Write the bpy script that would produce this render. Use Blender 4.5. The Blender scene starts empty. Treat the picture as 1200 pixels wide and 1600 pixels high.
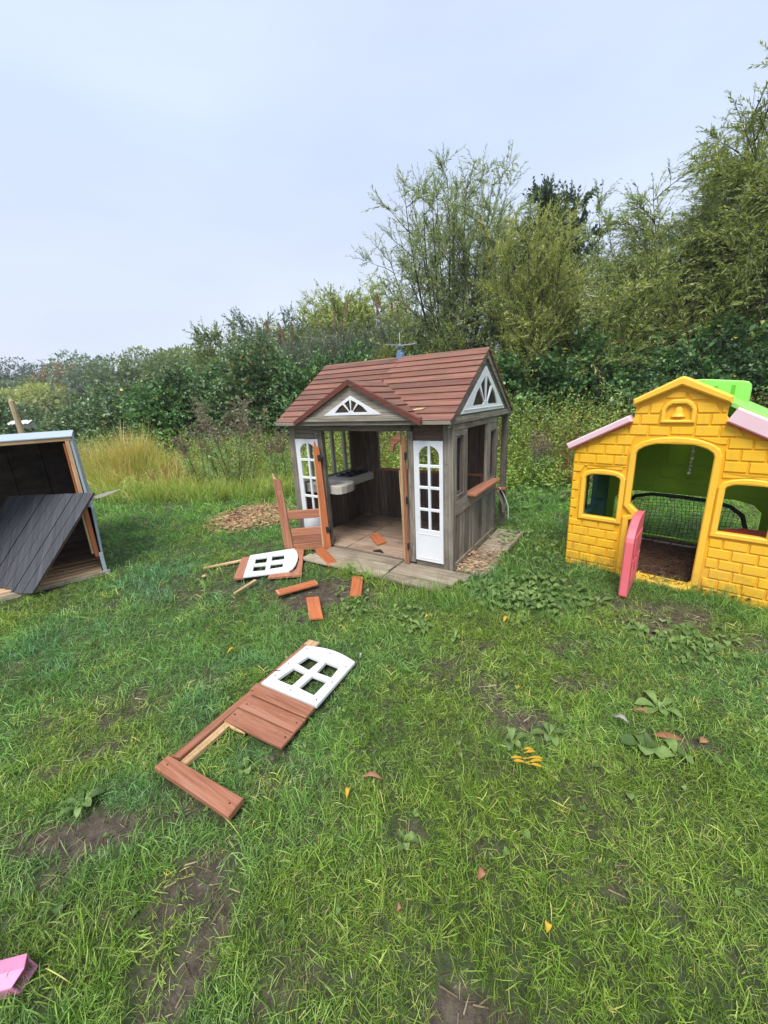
import bpy, bmesh, math, random
import numpy as np
from mathutils import Vector, Matrix
from mathutils.geometry import tessellate_polygon
R = math.radians
rnd = random.Random(7)
NP = np.random.default_rng(11)

# ------------------------------------------------------------------ camera, sky, sun, exposure
scn = bpy.context.scene
COL = scn.collection
cd = bpy.data.cameras.new('camera'); cam = bpy.data.objects.new('camera', cd); COL.objects.link(cam)
cd.sensor_fit = 'VERTICAL'; cd.sensor_height = 36.0; cd.sensor_width = 27.0; cd.lens = 610/1600*36.0
cd.clip_start = 0.05; cd.clip_end = 2000
PITCH, ROLL = 0.2815, -0.050
f_ = Vector((0, math.cos(PITCH), -math.sin(PITCH))); u_ = Vector((0, math.sin(PITCH), math.cos(PITCH))); r_ = Vector((1, 0, 0))
cr = r_*math.cos(ROLL)+u_*math.sin(ROLL); cu = u_*math.cos(ROLL)-r_*math.sin(ROLL)
cam.matrix_world = Matrix(((cr.x, cu.x, -f_.x, 0), (cr.y, cu.y, -f_.y, 0), (cr.z, cu.z, -f_.z, 1.4), (0, 0, 0, 1)))
scn.camera = cam
SUN_EL, SUN_AZ = R(58), R(200)
w = bpy.data.worlds.new('World'); scn.world = w; w.use_nodes = True
nt = w.node_tree; N = nt.nodes; LK = nt.links
for n in list(N): N.remove(n)
out = N.new('ShaderNodeOutputWorld'); bg = N.new('ShaderNodeBackground'); bg.inputs[1].default_value = 0.050
sky = N.new('ShaderNodeTexSky'); sky.sky_type = 'NISHITA'; sky.sun_disc = False; sky.sun_elevation = SUN_EL; sky.sun_rotation = SUN_AZ
sky.air_density = 1.0; sky.dust_density = 4.0; sky.ozone_density = 1.5
tc = N.new('ShaderNodeTexCoord'); sp = N.new('ShaderNodeSeparateXYZ'); LK.new(tc.outputs['Generated'], sp.inputs[0])
ramp = N.new('ShaderNodeValToRGB'); LK.new(sp.outputs[2], ramp.inputs[0])
el = ramp.color_ramp.elements
el[0].position = 0.0; el[0].color = (0.70, 0.74, 0.84, 1); el[1].position = 1.0; el[1].color = (0.70, 0.77, 0.92, 1)
e = ramp.color_ramp.elements.new(0.12); e.color = (0.64, 0.70, 0.84, 1)
e = ramp.color_ramp.elements.new(0.45); e.color = (0.55, 0.64, 0.82, 1)
mp = N.new('ShaderNodeMapping'); mp.inputs['Scale'].default_value = (1, 1, 3.2); LK.new(tc.outputs['Generated'], mp.inputs[0])
cn = N.new('ShaderNodeTexNoise'); cn.inputs['Scale'].default_value = 1.3; cn.inputs['Detail'].default_value = 4; LK.new(mp.outputs[0], cn.inputs[0])
cm = N.new('ShaderNodeMapRange'); LK.new(cn.outputs[0], cm.inputs[0]); cm.inputs[1].default_value = .3; cm.inputs[2].default_value = .7; cm.inputs[3].default_value = 8.3; cm.inputs[4].default_value = 9.9
ml = N.new('ShaderNodeVectorMath'); ml.operation = 'SCALE'; LK.new(ramp.outputs[0], ml.inputs[0]); LK.new(cm.outputs[0], ml.inputs[3])
mx = N.new('ShaderNodeMix'); mx.data_type = 'RGBA'; mx.inputs[0].default_value = 0.93
LK.new(sky.outputs[0], mx.inputs[6]); LK.new(ml.outputs[0], mx.inputs[7]); LK.new(mx.outputs[2], bg.inputs[0]); LK.new(bg.outputs[0], out.inputs[0])
sd = bpy.data.lights.new('sun', 'SUN'); sd.energy = 1.5; sd.angle = R(28); sd.color = (1, 0.97, 0.92)
sun = bpy.data.objects.new('sun', sd); COL.objects.link(sun)
sdir = Vector((math.sin(SUN_AZ)*math.cos(SUN_EL), math.cos(SUN_AZ)*math.cos(SUN_EL), math.sin(SUN_EL)))
sun.rotation_euler = sdir.to_track_quat('Z', 'Y').to_euler()
vs = scn.view_settings; vs.view_transform = 'Standard'; vs.look = 'None'; vs.gamma = 1; vs.exposure = 1.52
scn.cycles.max_bounces = 5; scn.cycles.diffuse_bounces = 3; scn.cycles.glossy_bounces = 2; scn.cycles.transmission_bounces = 4
scn.cycles.transparent_max_bounces = 6; scn.cycles.use_denoising = True

# ------------------------------------------------------------------ node helpers and materials
MATS = {}
class NT:
    def __init__(s, name):
        s.m = bpy.data.materials.new(name); s.m.use_nodes = True; s.t = s.m.node_tree
        s.b = s.t.nodes['Principled BSDF']; MATS[name] = s.m
    def n(s, t, **k):
        o = s.t.nodes.new(t)
        for a, b in k.items(): setattr(o, a, b)
        return o
    def l(s, a, b): s.t.links.new(a, b)
    def coord(s, scale=(1, 1, 1), kind='Object', loc=(0, 0, 0)):
        c = s.n('ShaderNodeTexCoord'); m = s.n('ShaderNodeMapping'); m.inputs['Scale'].default_value = scale; m.inputs['Location'].default_value = loc
        s.l(c.outputs[kind], m.inputs[0]); return m.outputs[0]
    def noise(s, vec, scale=5, detail=4, rough=.55, dist=0):
        o = s.n('ShaderNodeTexNoise'); o.inputs['Scale'].default_value = scale; o.inputs['Detail'].default_value = detail
        o.inputs['Roughness'].default_value = rough; o.inputs['Distortion'].default_value = dist
        if vec is not None: s.l(vec, o.inputs[0])
        return o.outputs[0]
    def ramp(s, fac, stops):
        o = s.n('ShaderNodeValToRGB'); e = o.color_ramp.elements
        e[0].position = stops[0][0]; e[0].color = (*stops[0][1], 1); e[1].position = stops[-1][0]; e[1].color = (*stops[-1][1], 1)
        for p, c in stops[1:-1]: q = e.new(p); q.color = (*c, 1)
        s.l(fac, o.inputs[0]); return o.outputs[0]
    def mix(s, fac, a, b, mode='MIX'):
        o = s.n('ShaderNodeMix', data_type='RGBA', blend_type=mode)
        for k, v in ((0, fac), (6, a), (7, b)):
            if isinstance(v, (int, float)): o.inputs[k].default_value = v
            elif isinstance(v, tuple): o.inputs[k].default_value = (*v, 1)
            else: s.l(v, o.inputs[k])
        return o.outputs[2]
    def mr(s, v, a, b, c, d):
        o = s.n('ShaderNodeMapRange'); s.l(v, o.inputs[0])
        for i, x in enumerate((a, b, c, d)): o.inputs[i+1].default_value = x
        return o.outputs[0]
    def math(s, op, a, b):
        o = s.n('ShaderNodeMath', operation=op)
        for k, v in ((0, a), (1, b)):
            if isinstance(v, (int, float)): o.inputs[k].default_value = v
            else: s.l(v, o.inputs[k])
        return o.outputs[0]
    def bump(s, h, strength=.3, dist=.004):
        o = s.n('ShaderNodeBump'); o.inputs['Strength'].default_value = strength; o.inputs['Distance'].default_value = dist
        s.l(h, o.inputs['Height']); s.l(o.outputs[0], s.b.inputs['Normal'])
    def base(s, c, rough=.6, spec=.3):
        if isinstance(c, tuple): s.b.inputs['Base Color'].default_value = (*c, 1)
        else: s.l(c, s.b.inputs['Base Color'])
        s.b.inputs['Roughness'].default_value = rough; s.b.inputs['Specular IOR Level'].default_value = spec
        return s.m

def wood(name, axis, dark, mid, light, stain=(.06, .05, .04), stain_amt=.5, rough=.75, grain=60, vary=.35, spec=.2, moss=0, kind='Object'):
    t = NT(name); sc = [grain, grain, grain]; sc['xyz'.index(axis)] = grain*.045
    oi = t.n('ShaderNodeObjectInfo')
    c = t.n('ShaderNodeTexCoord'); add = t.n('ShaderNodeVectorMath', operation='ADD'); sc3 = t.n('ShaderNodeVectorMath', operation='SCALE')
    cx = t.n('ShaderNodeCombineXYZ'); t.l(oi.outputs['Random'], cx.inputs[0]); t.l(oi.outputs['Random'], cx.inputs[1]); t.l(oi.outputs['Random'], cx.inputs[2])
    t.l(cx.outputs[0], sc3.inputs[0]); sc3.inputs[3].default_value = 9.0
    t.l(c.outputs[kind], add.inputs[0]); t.l(sc3.outputs[0], add.inputs[1])
    m = t.n('ShaderNodeMapping'); m.inputs['Scale'].default_value = sc; t.l(add.outputs[0], m.inputs[0])
    g = t.noise(m.outputs[0], 1.0, 5, .65, .6)
    big = t.noise(add.outputs[0], 4.5, 4, .6)
    col = t.ramp(g, [(.28, dark), (.5, mid), (.74, light)])
    st = t.mr(big, .48, .72, 0, stain_amt); col = t.mix(st, col, stain)
    v = t.mr(oi.outputs['Random'], 0, 1, 1-vary, 1+vary*.6)
    vc = t.n('ShaderNodeCombineColor'); [t.l(v, vc.inputs[i]) for i in range(3)]
    col = t.mix(1.0, col, vc.outputs[0], 'MULTIPLY')
    spk = t.noise(add.outputs[0], 38, 3, .6); col = t.mix(t.mr(spk, .62, .75, 0, .45), col, tuple(x*.35 for x in mid))
    if moss:
        n2 = t.noise(add.outputs[0], 7, 4, .7); col = t.mix(t.mr(n2, .55, .7, 0, moss), col, (.07, .085, .03))
    t.bump(g, .55, .003)
    return t.base(col, rough, spec)
GR = ((.125, .107, .086), (.245, .213, .172), (.39, .35, .29))
for ax in 'xyz': wood('wood_grey_'+ax, ax, *GR, stain=(.05, .043, .036), stain_amt=.55, moss=.12)
wood('wood_brown_x', 'x', (.05, .032, .026), (.115, .075, .062), (.18, .135, .115), stain_amt=.4)
for ax in 'xz': wood('wood_inside_'+ax, ax, (.07, .055, .043), (.16, .125, .10), (.25, .205, .165), stain=(.14, .065, .05), stain_amt=.45)
RD = ((.22, .085, .048), (.37, .152, .086), (.47, .235, .155))
wood('shingle_x', 'x', (.13, .058, .040), (.225, .100, .070), (.31, .160, .120), stain=(.13, .095, .07), stain_amt=.7, moss=.22, vary=.26, rough=.62, grain=46)
wood('shingle_y', 'y', (.13, .058, .040), (.225, .100, .070), (.31, .160, .120), stain=(.13, .095, .07), stain_amt=.7, moss=.22, vary=.26, rough=.62, grain=46)
wood('rake_brown', 'x', (.09, .032, .024), (.15, .052, .038), (.2, .075, .055), vary=.1)
for ax in 'xyz': wood('wood_red_'+ax, ax, *RD, stain=(.33, .17, .12), stain_amt=.35, vary=.25, rough=.6)
for ax in 'xyz': wood('wood_orange_'+ax, ax, (.30, .085, .03), (.46, .14, .055), (.56, .21, .09), stain=(.3, .1, .05), stain_amt=.4, vary=.2, rough=.6)
for ax in 'xyz': wood('wood_raw_'+ax, ax, (.36, .22, .10), (.58, .38, .20), (.72, .52, .32), stain=(.32, .17, .08), stain_amt=.45, vary=.2)
for ax in 'xy': wood('wood_pale_'+ax, ax, (.20, .165, .115), (.36, .30, .22), (.50, .44, .34), stain=(.16, .12, .08), stain_amt=.65, vary=.3, moss=.2)
for ax in 'xy': wood('floor_tan_'+ax, ax, (.19, .13, .09), (.36, .255, .18), (.48, .37, .27), stain=(.13, .095, .07), stain_amt=.6, vary=.25)
wood('post_tan', 'z', (.22, .16, .09), (.36, .28, .17), (.46, .37, .24))

def plastic(name, c, c2, rough=.35, scale=3, amt=.6, dirt=(.12, .09, .06), dirt_amt=.35, spec=.4, splash=0):
    t = NT(name); v = t.coord(); n = t.noise(v, scale, 4, .6)
    col = t.mix(t.mr(n, .35, .7, 0, amt), c, c2)
    n2 = t.noise(v, 22, 5, .7); col = t.mix(t.mr(n2, .6, .82, 0, dirt_amt), col, dirt)
    if splash:
        sx = t.n('ShaderNodeSeparateXYZ'); t.l(v, sx.inputs[0]); lo = t.mr(sx.outputs[2], .0, .26, 1, 0)
        n5 = t.noise(v, 13, 5, .75); col = t.mix(t.math('MULTIPLY', t.mr(n5, .42, .62, 0, splash), lo), col, (.16, .12, .06))
        st = t.noise(t.coord((16, 16, 1.2)), 1.6, 4, .65); col = t.mix(t.mr(st, .56, .74, 0, splash*.45), col, (.42, .27, .06))
        n6 = t.noise(v, 1.7, 3, .6); col = t.mix(t.mr(n6, .45, .7, 0, .22), col, (.84, .52, .12))
    n3 = t.noise(v, 60, 3, .5); t.bump(n3, .12, .002)
    m = t.base(col, rough, spec)
    t.l(t.mr(n2, .3, .8, rough*.85, min(1, rough*1.7)), t.b.inputs['Roughness']); return m
plastic('white_plastic', (.72, .73, .75), (.60, .61, .61), .45, dirt=(.26, .23, .17), dirt_amt=.75)
plastic('white_paint', (.74, .75, .78), (.60, .62, .63), .5, dirt=(.26, .25, .18), dirt_amt=.7)
plastic('yellow_plastic', (.86, .44, .014), (.78, .385, .010), .42, splash=.8, dirt=(.42, .22, .03), dirt_amt=.5)
plastic('yellow_brick', (.90, .515, .026), (.83, .45, .018), .45, splash=.8, dirt=(.45, .25, .05), dirt_amt=.5)
plastic('yellow_trim', (.92, .54, .050), (.86, .48, .03), .45, splash=.6, dirt=(.5, .3, .08), dirt_amt=.35)
plastic('pink_plastic', (.80, .14, .17), (.76, .22, .25), .4, dirt=(.5, .25, .22))
plastic('pink_faded', (.80, .56, .61), (.77, .47, .53), .5, scale=6, dirt=(.5, .4, .38))
plastic('pink_light', (.72, .24, .40), (.70, .30, .45), .35, scale=12)
plastic('red_plastic', (.55, .05, .04), (.5, .08, .05), .45)
plastic('green_plastic', (.30, .52, .025), (.24, .44, .02), .5, dirt=(.10, .10, .03), dirt_amt=.6)
plastic('green_light', (.26, .62, .10), (.30, .66, .16), .42, dirt=(.2, .3, .08))
plastic('green_dark', (.14, .42, .03), (.14, .40, .03), .45)
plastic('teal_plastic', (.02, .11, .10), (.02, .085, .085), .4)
plastic('black_plastic', (.012, .012, .013), (.02, .02, .02), .5, dirt=(.05, .05, .05))
plastic('blue_metal', (.13, .21, .34), (.16, .25, .37), .4)
plastic('grey_plastic', (.34, .34, .36), (.3, .3, .33), .5)
plastic('grey_blue_paint', (.40, .47, .53), (.33, .40, .44), .55, scale=5, dirt=(.14, .14, .12), dirt_amt=.5)
plastic('dark_glass', (.018, .024, .034), (.03, .038, .05), .18, spec=.6)
plastic('cable_white', (.6, .6, .58), (.5, .5, .48), .5)
plastic('cream', (.46, .43, .38), (.36, .33, .29), .6, scale=9, dirt=(.15, .12, .09), dirt_amt=.6)
plastic('white_flower', (.62, .50, .52), (.7, .6, .6), .6)
def black_paint():
    t = NT('black_paint'); v = t.coord((60, 3, 3)); g = t.noise(v, 1, 5, .6, .4); v2 = t.coord()
    col = t.ramp(g, [(.3, (.045, .047, .055)), (.6, (.085, .088, .100)), (.75, (.14, .143, .155))])
    sc = t.noise(t.coord((14, 90, 14)), 1.5, 3, .6); col = t.mix(t.mr(sc, .70, .76, 0, .7), col, (.42, .42, .42))
    sp = t.noise(v2, 110, 2, .5); col = t.mix(t.mr(sp, .72, .78, 0, .7), col, (.35, .34, .33))
    n = t.noise(v2, 3, 4, .6); col = t.mix(t.mr(n, .5, .75, 0, .4), col, (.075, .078, .085))
    t.bump(g, .7, .004); t.base(col, .42, .45)
black_paint()
def ply():
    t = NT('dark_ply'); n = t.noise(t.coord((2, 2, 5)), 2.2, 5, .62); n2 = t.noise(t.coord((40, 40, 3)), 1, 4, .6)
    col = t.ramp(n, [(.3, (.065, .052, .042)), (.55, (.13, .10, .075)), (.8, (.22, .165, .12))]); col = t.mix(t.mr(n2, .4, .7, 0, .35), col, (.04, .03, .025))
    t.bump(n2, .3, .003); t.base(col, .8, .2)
ply()
def ground_mat():
    t = NT('lawn_soil'); v = t.coord()
    n1 = t.noise(v, 1.6, 6, .6); n2 = t.noise(v, 28, 6, .7); n3 = t.noise(v, 140, 3, .6)
    soil = t.ramp(n2, [(.3, (.040, .031, .023)), (.5, (.085, .066, .049)), (.72, (.155, .124, .094))])
    soil = t.mix(t.mr(n3, .55, .75, 0, .5), soil, (.15, .12, .085))
    grn = t.ramp(n2, [(.3, (.020, .034, .010)), (.6, (.045, .078, .018)), (.8, (.085, .115, .035))])
    at = t.n('ShaderNodeAttribute', attribute_name='bare'); f = t.mr(at.outputs['Fac'], .25, .75, 0, 1)
    n4 = t.noise(v, 9, 5, .7); f2 = t.math('MULTIPLY', f, t.mr(n4, .2, .45, .6, 1))
    base = t.mix(t.mr(n1, .4, .62, .50, .95), soil, grn); col = t.mix(f2, base, soil)
    o = t.n('ShaderNodeBump'); o.inputs['Strength'].default_value = .9; o.inputs['Distance'].default_value = .02
    t.l(t.math('ADD', n2, t.math('MULTIPLY', n3, .25)), o.inputs['Height']); t.l(o.outputs[0], t.b.inputs['Normal'])
    t.base(col, .8, .25)
ground_mat()
def mulch():
    t = NT('mulch'); v = t.coord(); n = t.noise(v, 60, 5, .7); n2 = t.noise(v, 8, 4, .6)
    col = t.ramp(n, [(.3, (.035, .018, .012)), (.5, (.10, .052, .034)), (.7, (.22, .13, .09))]); col = t.mix(t.mr(n2, .4, .7, 0, .5), col, (.06, .035, .025))
    t.bump(n, 1.0, .015); t.base(col, .9, .1)
mulch()
def chip():
    t = NT('wood_chip'); oi = t.n('ShaderNodeAttribute', attribute_name='lv')
    t.base(t.ramp(oi.outputs['Fac'], [(0, (.16, .085, .042)), (.5, (.40, .24, .13)), (1, (.58, .41, .25))]), .85, .1)
chip()
def leafmat(name, stops, trans=.30, rough=.5, attr='lv', spec=.35, inst=None):
    """leaf colour by a per-leaf value; thin leaves let some light through"""
    t = NT(name); a = t.n('ShaderNodeAttribute', attribute_name=attr); col = t.ramp(a.outputs['Fac'], stops)
    if inst:
        b = t.n('ShaderNodeAttribute', attribute_name='tc', attribute_type='INSTANCER'); col = t.mix(1.0, col, b.outputs['Color'], 'MULTIPLY')
    t.base(col, rough, spec)
    tr = t.n('ShaderNodeBsdfTranslucent'); t.l(t.mix(1.0, col, (1.1, 1.15, .6), 'MULTIPLY'), tr.inputs[0])
    ms = t.n('ShaderNodeMixShader'); ms.inputs[0].default_value = trans
    t.l(t.b.outputs[0], ms.inputs[1]); t.l(tr.outputs[0], ms.inputs[2]); t.l(ms.outputs[0], t.t.nodes['Material Output'].inputs[0]); return t.m
leafmat('leaf_willow', [(0, (0.183, 0.248, 0.107)), (.45, (0.325, 0.409, 0.174)), (.8, (0.510, 0.579, 0.309)), (1, (0.750, 0.750, 0.620))], 0.40)
leafmat('leaf_willow_yellow', [(0, (0.234, 0.283, 0.090)), (.5, (0.441, 0.486, 0.145)), (.85, (0.649, 0.634, 0.245)), (1, (0.712, 0.700, 0.245))], 0.40)
leafmat('leaf_willow_olive', [(0, (0.172, 0.218, 0.068)), (.45, (0.327, 0.393, 0.116)), (.8, (0.532, 0.581, 0.193)), (.95, (0.750, 0.750, 0.430)), (1, (0.750, 0.750, 0.344))], 0.40)
leafmat('leaf_dark', [(0, (0.043, 0.070, 0.039)), (.6, (0.088, 0.133, 0.066)), (1, (0.166, 0.225, 0.117))], 0.20)
leafmat('leaf_mid', [(0, (0.094, 0.141, 0.048)), (.5, (0.176, 0.248, 0.071)), (1, (0.320, 0.390, 0.130))], 0.35)
leafmat('leaf_bluegreen', [(0, (0.092, 0.137, 0.094)), (.5, (0.184, 0.256, 0.168)), (1, (0.380, 0.471, 0.340))], 0.35)
leafmat('leaf_silver', [(0, (0.119, 0.170, 0.128)), (.6, (0.221, 0.289, 0.230)), (1, (0.408, 0.493, 0.408))], 0.30)
leafmat('leaf_orange', [(0, (0.153, 0.119, 0.034)), (.5, (0.289, 0.170, 0.043)), (1, (0.442, 0.289, 0.085))], 0.30)
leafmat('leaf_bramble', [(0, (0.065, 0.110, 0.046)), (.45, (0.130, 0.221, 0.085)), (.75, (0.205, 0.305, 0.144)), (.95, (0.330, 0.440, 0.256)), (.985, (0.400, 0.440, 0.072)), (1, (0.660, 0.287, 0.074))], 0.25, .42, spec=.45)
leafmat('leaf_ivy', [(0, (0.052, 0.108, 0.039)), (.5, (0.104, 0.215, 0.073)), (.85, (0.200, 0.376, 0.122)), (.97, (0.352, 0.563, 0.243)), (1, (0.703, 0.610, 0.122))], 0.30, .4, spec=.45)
leafmat('leaf_fresh', [(0, (0.183, 0.283, 0.071)), (.5, (0.365, 0.515, 0.105)), (.85, (0.608, 0.700, 0.211)), (1, (0.700, 0.700, 0.246))], 0.40)
leafmat('leaf_weed', [(0, (0.082, 0.136, 0.038)), (.5, (0.140, 0.224, 0.058)), (1, (0.232, 0.330, 0.099))], .25, .5)
leafmat('leaf_rust', [(0, (0.168, 0.070, 0.035)), (1, (0.420, 0.210, 0.112))], 0.30)
leafmat('seed_tan', [(0, (.20, .14, .08)), (1, (.45, .36, .24))])
leafmat('mugwort', [(0, (0.237, 0.448, 0.133)), (.6, (0.396, 0.651, 0.224)), (1, (0.634, 0.750, 0.396))], 0.30)
leafmat('mugwort_top', [(0, (0.169, 0.130, 0.104)), (1, (0.351, 0.273, 0.234))], 0.30)
leafmat('dry_grass', [(0, (.42, .36, .10)), (.5, (.66, .54, .20)), (1, (.75, .64, .34))], .40)
leafmat('rough_grass', [(0, (0.188, 0.304, 0.058)), (.5, (0.356, 0.466, 0.098)), (1, (0.619, 0.608, 0.195))], 0.40)
leafmat('blade', [(0, (0.075, 0.161, 0.031)), (.5, (0.144, 0.297, 0.053)), (.82, (0.247, 0.445, 0.109)), (.94, (0.369, 0.528, 0.211)), (1, (0.547, 0.561, 0.316))], 0.35, .45, inst=True)
leafmat('leaf_fallen_yellow', [(0, (.55, .32, .02)), (1, (.62, .42, .04))], .2)
leafmat('leaf_fallen_brown', [(0, (.26, .10, .05)), (1, (.36, .18, .10))], .1)
leafmat('leaf_fallen_pale', [(0, (.32, .27, .26)), (1, (.40, .36, .34))], .1)
def bark(name, c1, c2):
    t = NT(name); n = t.noise(t.coord((30, 30, 6)), 1, 4, .6); t.bump(n, .6, .01); t.base(t.ramp(n, [(.3, c1), (.7, c2)]), .9, .1)
bark('bark_grey', (.05, .042, .03), (.13, .115, .085)); bark('bark_dark', (.025, .02, .015), (.07, .055, .04)); bark('stem_brown', (.10, .06, .035), (.2, .13, .08))

# ------------------------------------------------------------------ object helpers
def mesh(name, verts, faces, mat, parent=None, smooth=False, loc=None):
    me = bpy.data.meshes.new(name); me.from_pydata([tuple(v) for v in verts], [], faces)
    me.materials.append(MATS[mat]); me.update()
    if smooth: me.shade_smooth()
    o = bpy.data.objects.new(name, me); COL.objects.link(o)
    if parent is not None: o.parent = parent
    if loc is not None: o.location = loc
    return o
def npmesh(name, V, F, mats, parent=None, lv=None, midx=None, smooth=False):
    """V (n,3), F (m,k) k = 3 or 4, lv: value per face"""
    me = bpy.data.meshes.new(name); m, k = F.shape
    me.vertices.add(len(V)); me.vertices.foreach_set('co', V.astype(np.float32).ravel())
    me.loops.add(m*k); me.loops.foreach_set('vertex_index', F.astype(np.int32).ravel())
    me.polygons.add(m); me.polygons.foreach_set('loop_start', np.arange(0, m*k, k, dtype=np.int32))
    if midx is not None: me.polygons.foreach_set('material_index', midx.astype(np.int32))
    for a in (mats if isinstance(mats, (list, tuple)) else [mats]): me.materials.append(MATS[a])
    me.update(calc_edges=True)
    if lv is not None:
        at = me.attributes.new('lv', 'FLOAT', 'FACE'); at.data.foreach_set('value', np.clip(lv, 0, 1).astype(np.float32))
    if smooth: me.shade_smooth()
    o = bpy.data.objects.new(name, me); COL.objects.link(o)
    if parent is not None: o.parent = parent
    return o
def tag(o, label=None, cat=None, group=None, kind=None):
    if label: o['label'] = label
    if cat: o['category'] = cat
    if group: o['group'] = group
    if kind: o['kind'] = kind
    return o
def thing(name, label, cat, loc=(0, 0, 0), rz=0, group=None):
    o = bpy.data.objects.new(name, None); o.empty_display_size = .1; COL.objects.link(o); o.location = loc; o.rotation_euler = (0, 0, rz)
    return tag(o, label, cat, group)
def copy_tree(o, parent=None):
    c = o.copy(); COL.objects.link(c)
    if parent is not None: c.parent = parent
    for ch in list(o.children): copy_tree(ch, c)
    return c
def boxm(x0, x1, y0, y1, z0, z1, b=.003):
    """chamfered box"""
    b = min(b, abs(x1-x0)*.3, abs(y1-y0)*.3, abs(z1-z0)*.3)
    bm = bmesh.new(); bmesh.ops.create_cube(bm, size=1)
    for v in bm.verts: v.co = Vector(((x0+x1)/2+v.co.x*(x1-x0), (y0+y1)/2+v.co.y*(y1-y0), (z0+z1)/2+v.co.z*(z1-z0)))
    bmesh.ops.bevel(bm, geom=list(bm.edges), offset=b, segments=1, affect='EDGES')
    bmesh.ops.recalc_face_normals(bm, faces=bm.faces)
    V = [v.co.copy() for v in bm.verts]; bm.verts.index_update(); F = [[v.index for v in f.verts] for f in bm.faces]; bm.free(); return V, F
def box(name, x0, x1, y0, y1, z0, z1, mat, parent=None, b=.003, j=0):
    V, F = boxm(x0, x1, y0, y1, z0, z1, b)
    if j:
        a = rnd.uniform(-j, j); c = Vector(((x0+x1)/2, (y0+y1)/2, (z0+z1)/2))
        M = Matrix.Rotation(a, 3, 'XYZ'[rnd.randrange(3)]); V = [c+M@(v-c) for v in V]
    return mesh(name, V, F, mat, parent)
def plate(name, outer, holes, O, e1, e2, th, mat, parent=None, bev=0):
    """2-D outline with holes in the frame (O, e1, e2), pushed along e1 x e2 by th; bev insets the far face"""
    O = Vector(O); e1 = Vector(e1).normalized(); e2 = Vector(e2).normalized(); n = e1.cross(e2).normalized()
    loops = [outer]+list(holes)
    def area(p): return sum(p[i][0]*p[(i+1) % len(p)][1]-p[(i+1) % len(p)][0]*p[i][1] for i in range(len(p)))/2
    loops = [l if (area(l) > 0) == (i == 0) else l[::-1] for i, l in enumerate(loops)]
    flat = [p for l in loops for p in l]; k = len(flat)
    tr = tessellate_polygon([[Vector((p[0], p[1], 0)) for p in l] for l in loops])
    def inset(l, d):
        r = []
        for i in range(len(l)):
            a, b, c = Vector(l[i-1][:2]), Vector(l[i][:2]), Vector(l[(i+1) % len(l)][:2])
            d1 = (b-a).normalized(); d2 = (c-b).normalized(); n1 = Vector((-d1.y, d1.x)); n2 = Vector((-d2.y, d2.x))
            s = (n1+n2); s = s/max(.3, s.length_squared/2) if s.length > 1e-6 else n1; r.append((b.x+s.x*d, b.y+s.y*d))
        return r
    V = [O+e1*p[0]+e2*p[1] for p in flat]
    rings = [(flat, 0)]
    if bev: rings.append((flat, th-bev)); rings.append(([p for l in loops for p in inset(l, bev)], th))
    else: rings.append((flat, th))
    V = []
    for pts, h in rings: V += [O+e1*p[0]+e2*p[1]+n*h for p in pts]
    F = []; top = k*(len(rings)-1)
    for t in tr:
        a, b, c = t
        ar = (flat[b][0]-flat[a][0])*(flat[c][1]-flat[a][1])-(flat[c][0]-flat[a][0])*(flat[b][1]-flat[a][1])
        if abs(ar) < 1e-12: continue
        if ar < 0: a, c = c, a
        F.append([top+a, top+b, top+c]); F.append([c, b, a])
    s = 0
    for l in loops:
        m = len(l)
        for i in range(m):
            a, b = s+i, s+(i+1) % m
            for q in range(len(rings)-1): F.append([q*k+a, q*k+b, (q+1)*k+b, (q+1)*k+a])
        s += m
    return mesh(name, V, F, mat, parent)
def tube(name, pts, rad, mat, parent=None, sides=6, closed=False, smooth=True):
    V, F = tube_vf(pts, rad, sides, closed); return mesh(name, V, F, mat, parent, smooth)
def tube_vf(pts, rad, sides=6, closed=False, V=None, F=None):
    V = [] if V is None else V; F = [] if F is None else F
    pts = [Vector(p) for p in pts]; n = len(pts); b0 = len(V); up = None
    for i, p in enumerate(pts):
        a = pts[(i-1) % n] if (i or closed) else pts[0]; b = pts[(i+1) % n] if (i < n-1 or closed) else pts[-1]
        t = (b-a); t = t.normalized() if t.length > 1e-9 else Vector((0, 0, 1))
        if up is None: up = t.orthogonal().normalized()
        up = (up-t*up.dot(t)); up = up.normalized() if up.length > 1e-6 else t.orthogonal().normalized()
        s = t.cross(up); r = rad[i] if isinstance(rad, (list, tuple)) else rad
        for k in range(sides):
            an = 2*math.pi*k/sides; V.append(p+(up*math.cos(an)+s*math.sin(an))*r)
    for i in range(n if closed else n-1):
        for k in range(sides):
            a = b0+i*sides+k; b = b0+i*sides+(k+1) % sides; c = b0+((i+1) % n)*sides+(k+1) % sides; d = b0+((i+1) % n)*sides+k
            F.append([a, b, c, d])
    if not closed: F.append([b0+k for k in range(sides)][::-1]); F.append([b0+(n-1)*sides+k for k in range(sides)])
    return V, F
def arc_top(x0, x1, z0, zs, zt, n=8):
    """window outline: straight sides to zs, arched top rising to zt"""
    P = [(x0, z0), (x1, z0), (x1, zs)]; c = (x0+x1)/2; h = (x1-x0)/2
    for i in range(1, n):
        a = math.pi*i/n; P.append((c+h*math.cos(a), zs+(zt-zs)*math.sin(a)))
    P.append((x0, zs)); return P

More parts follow.
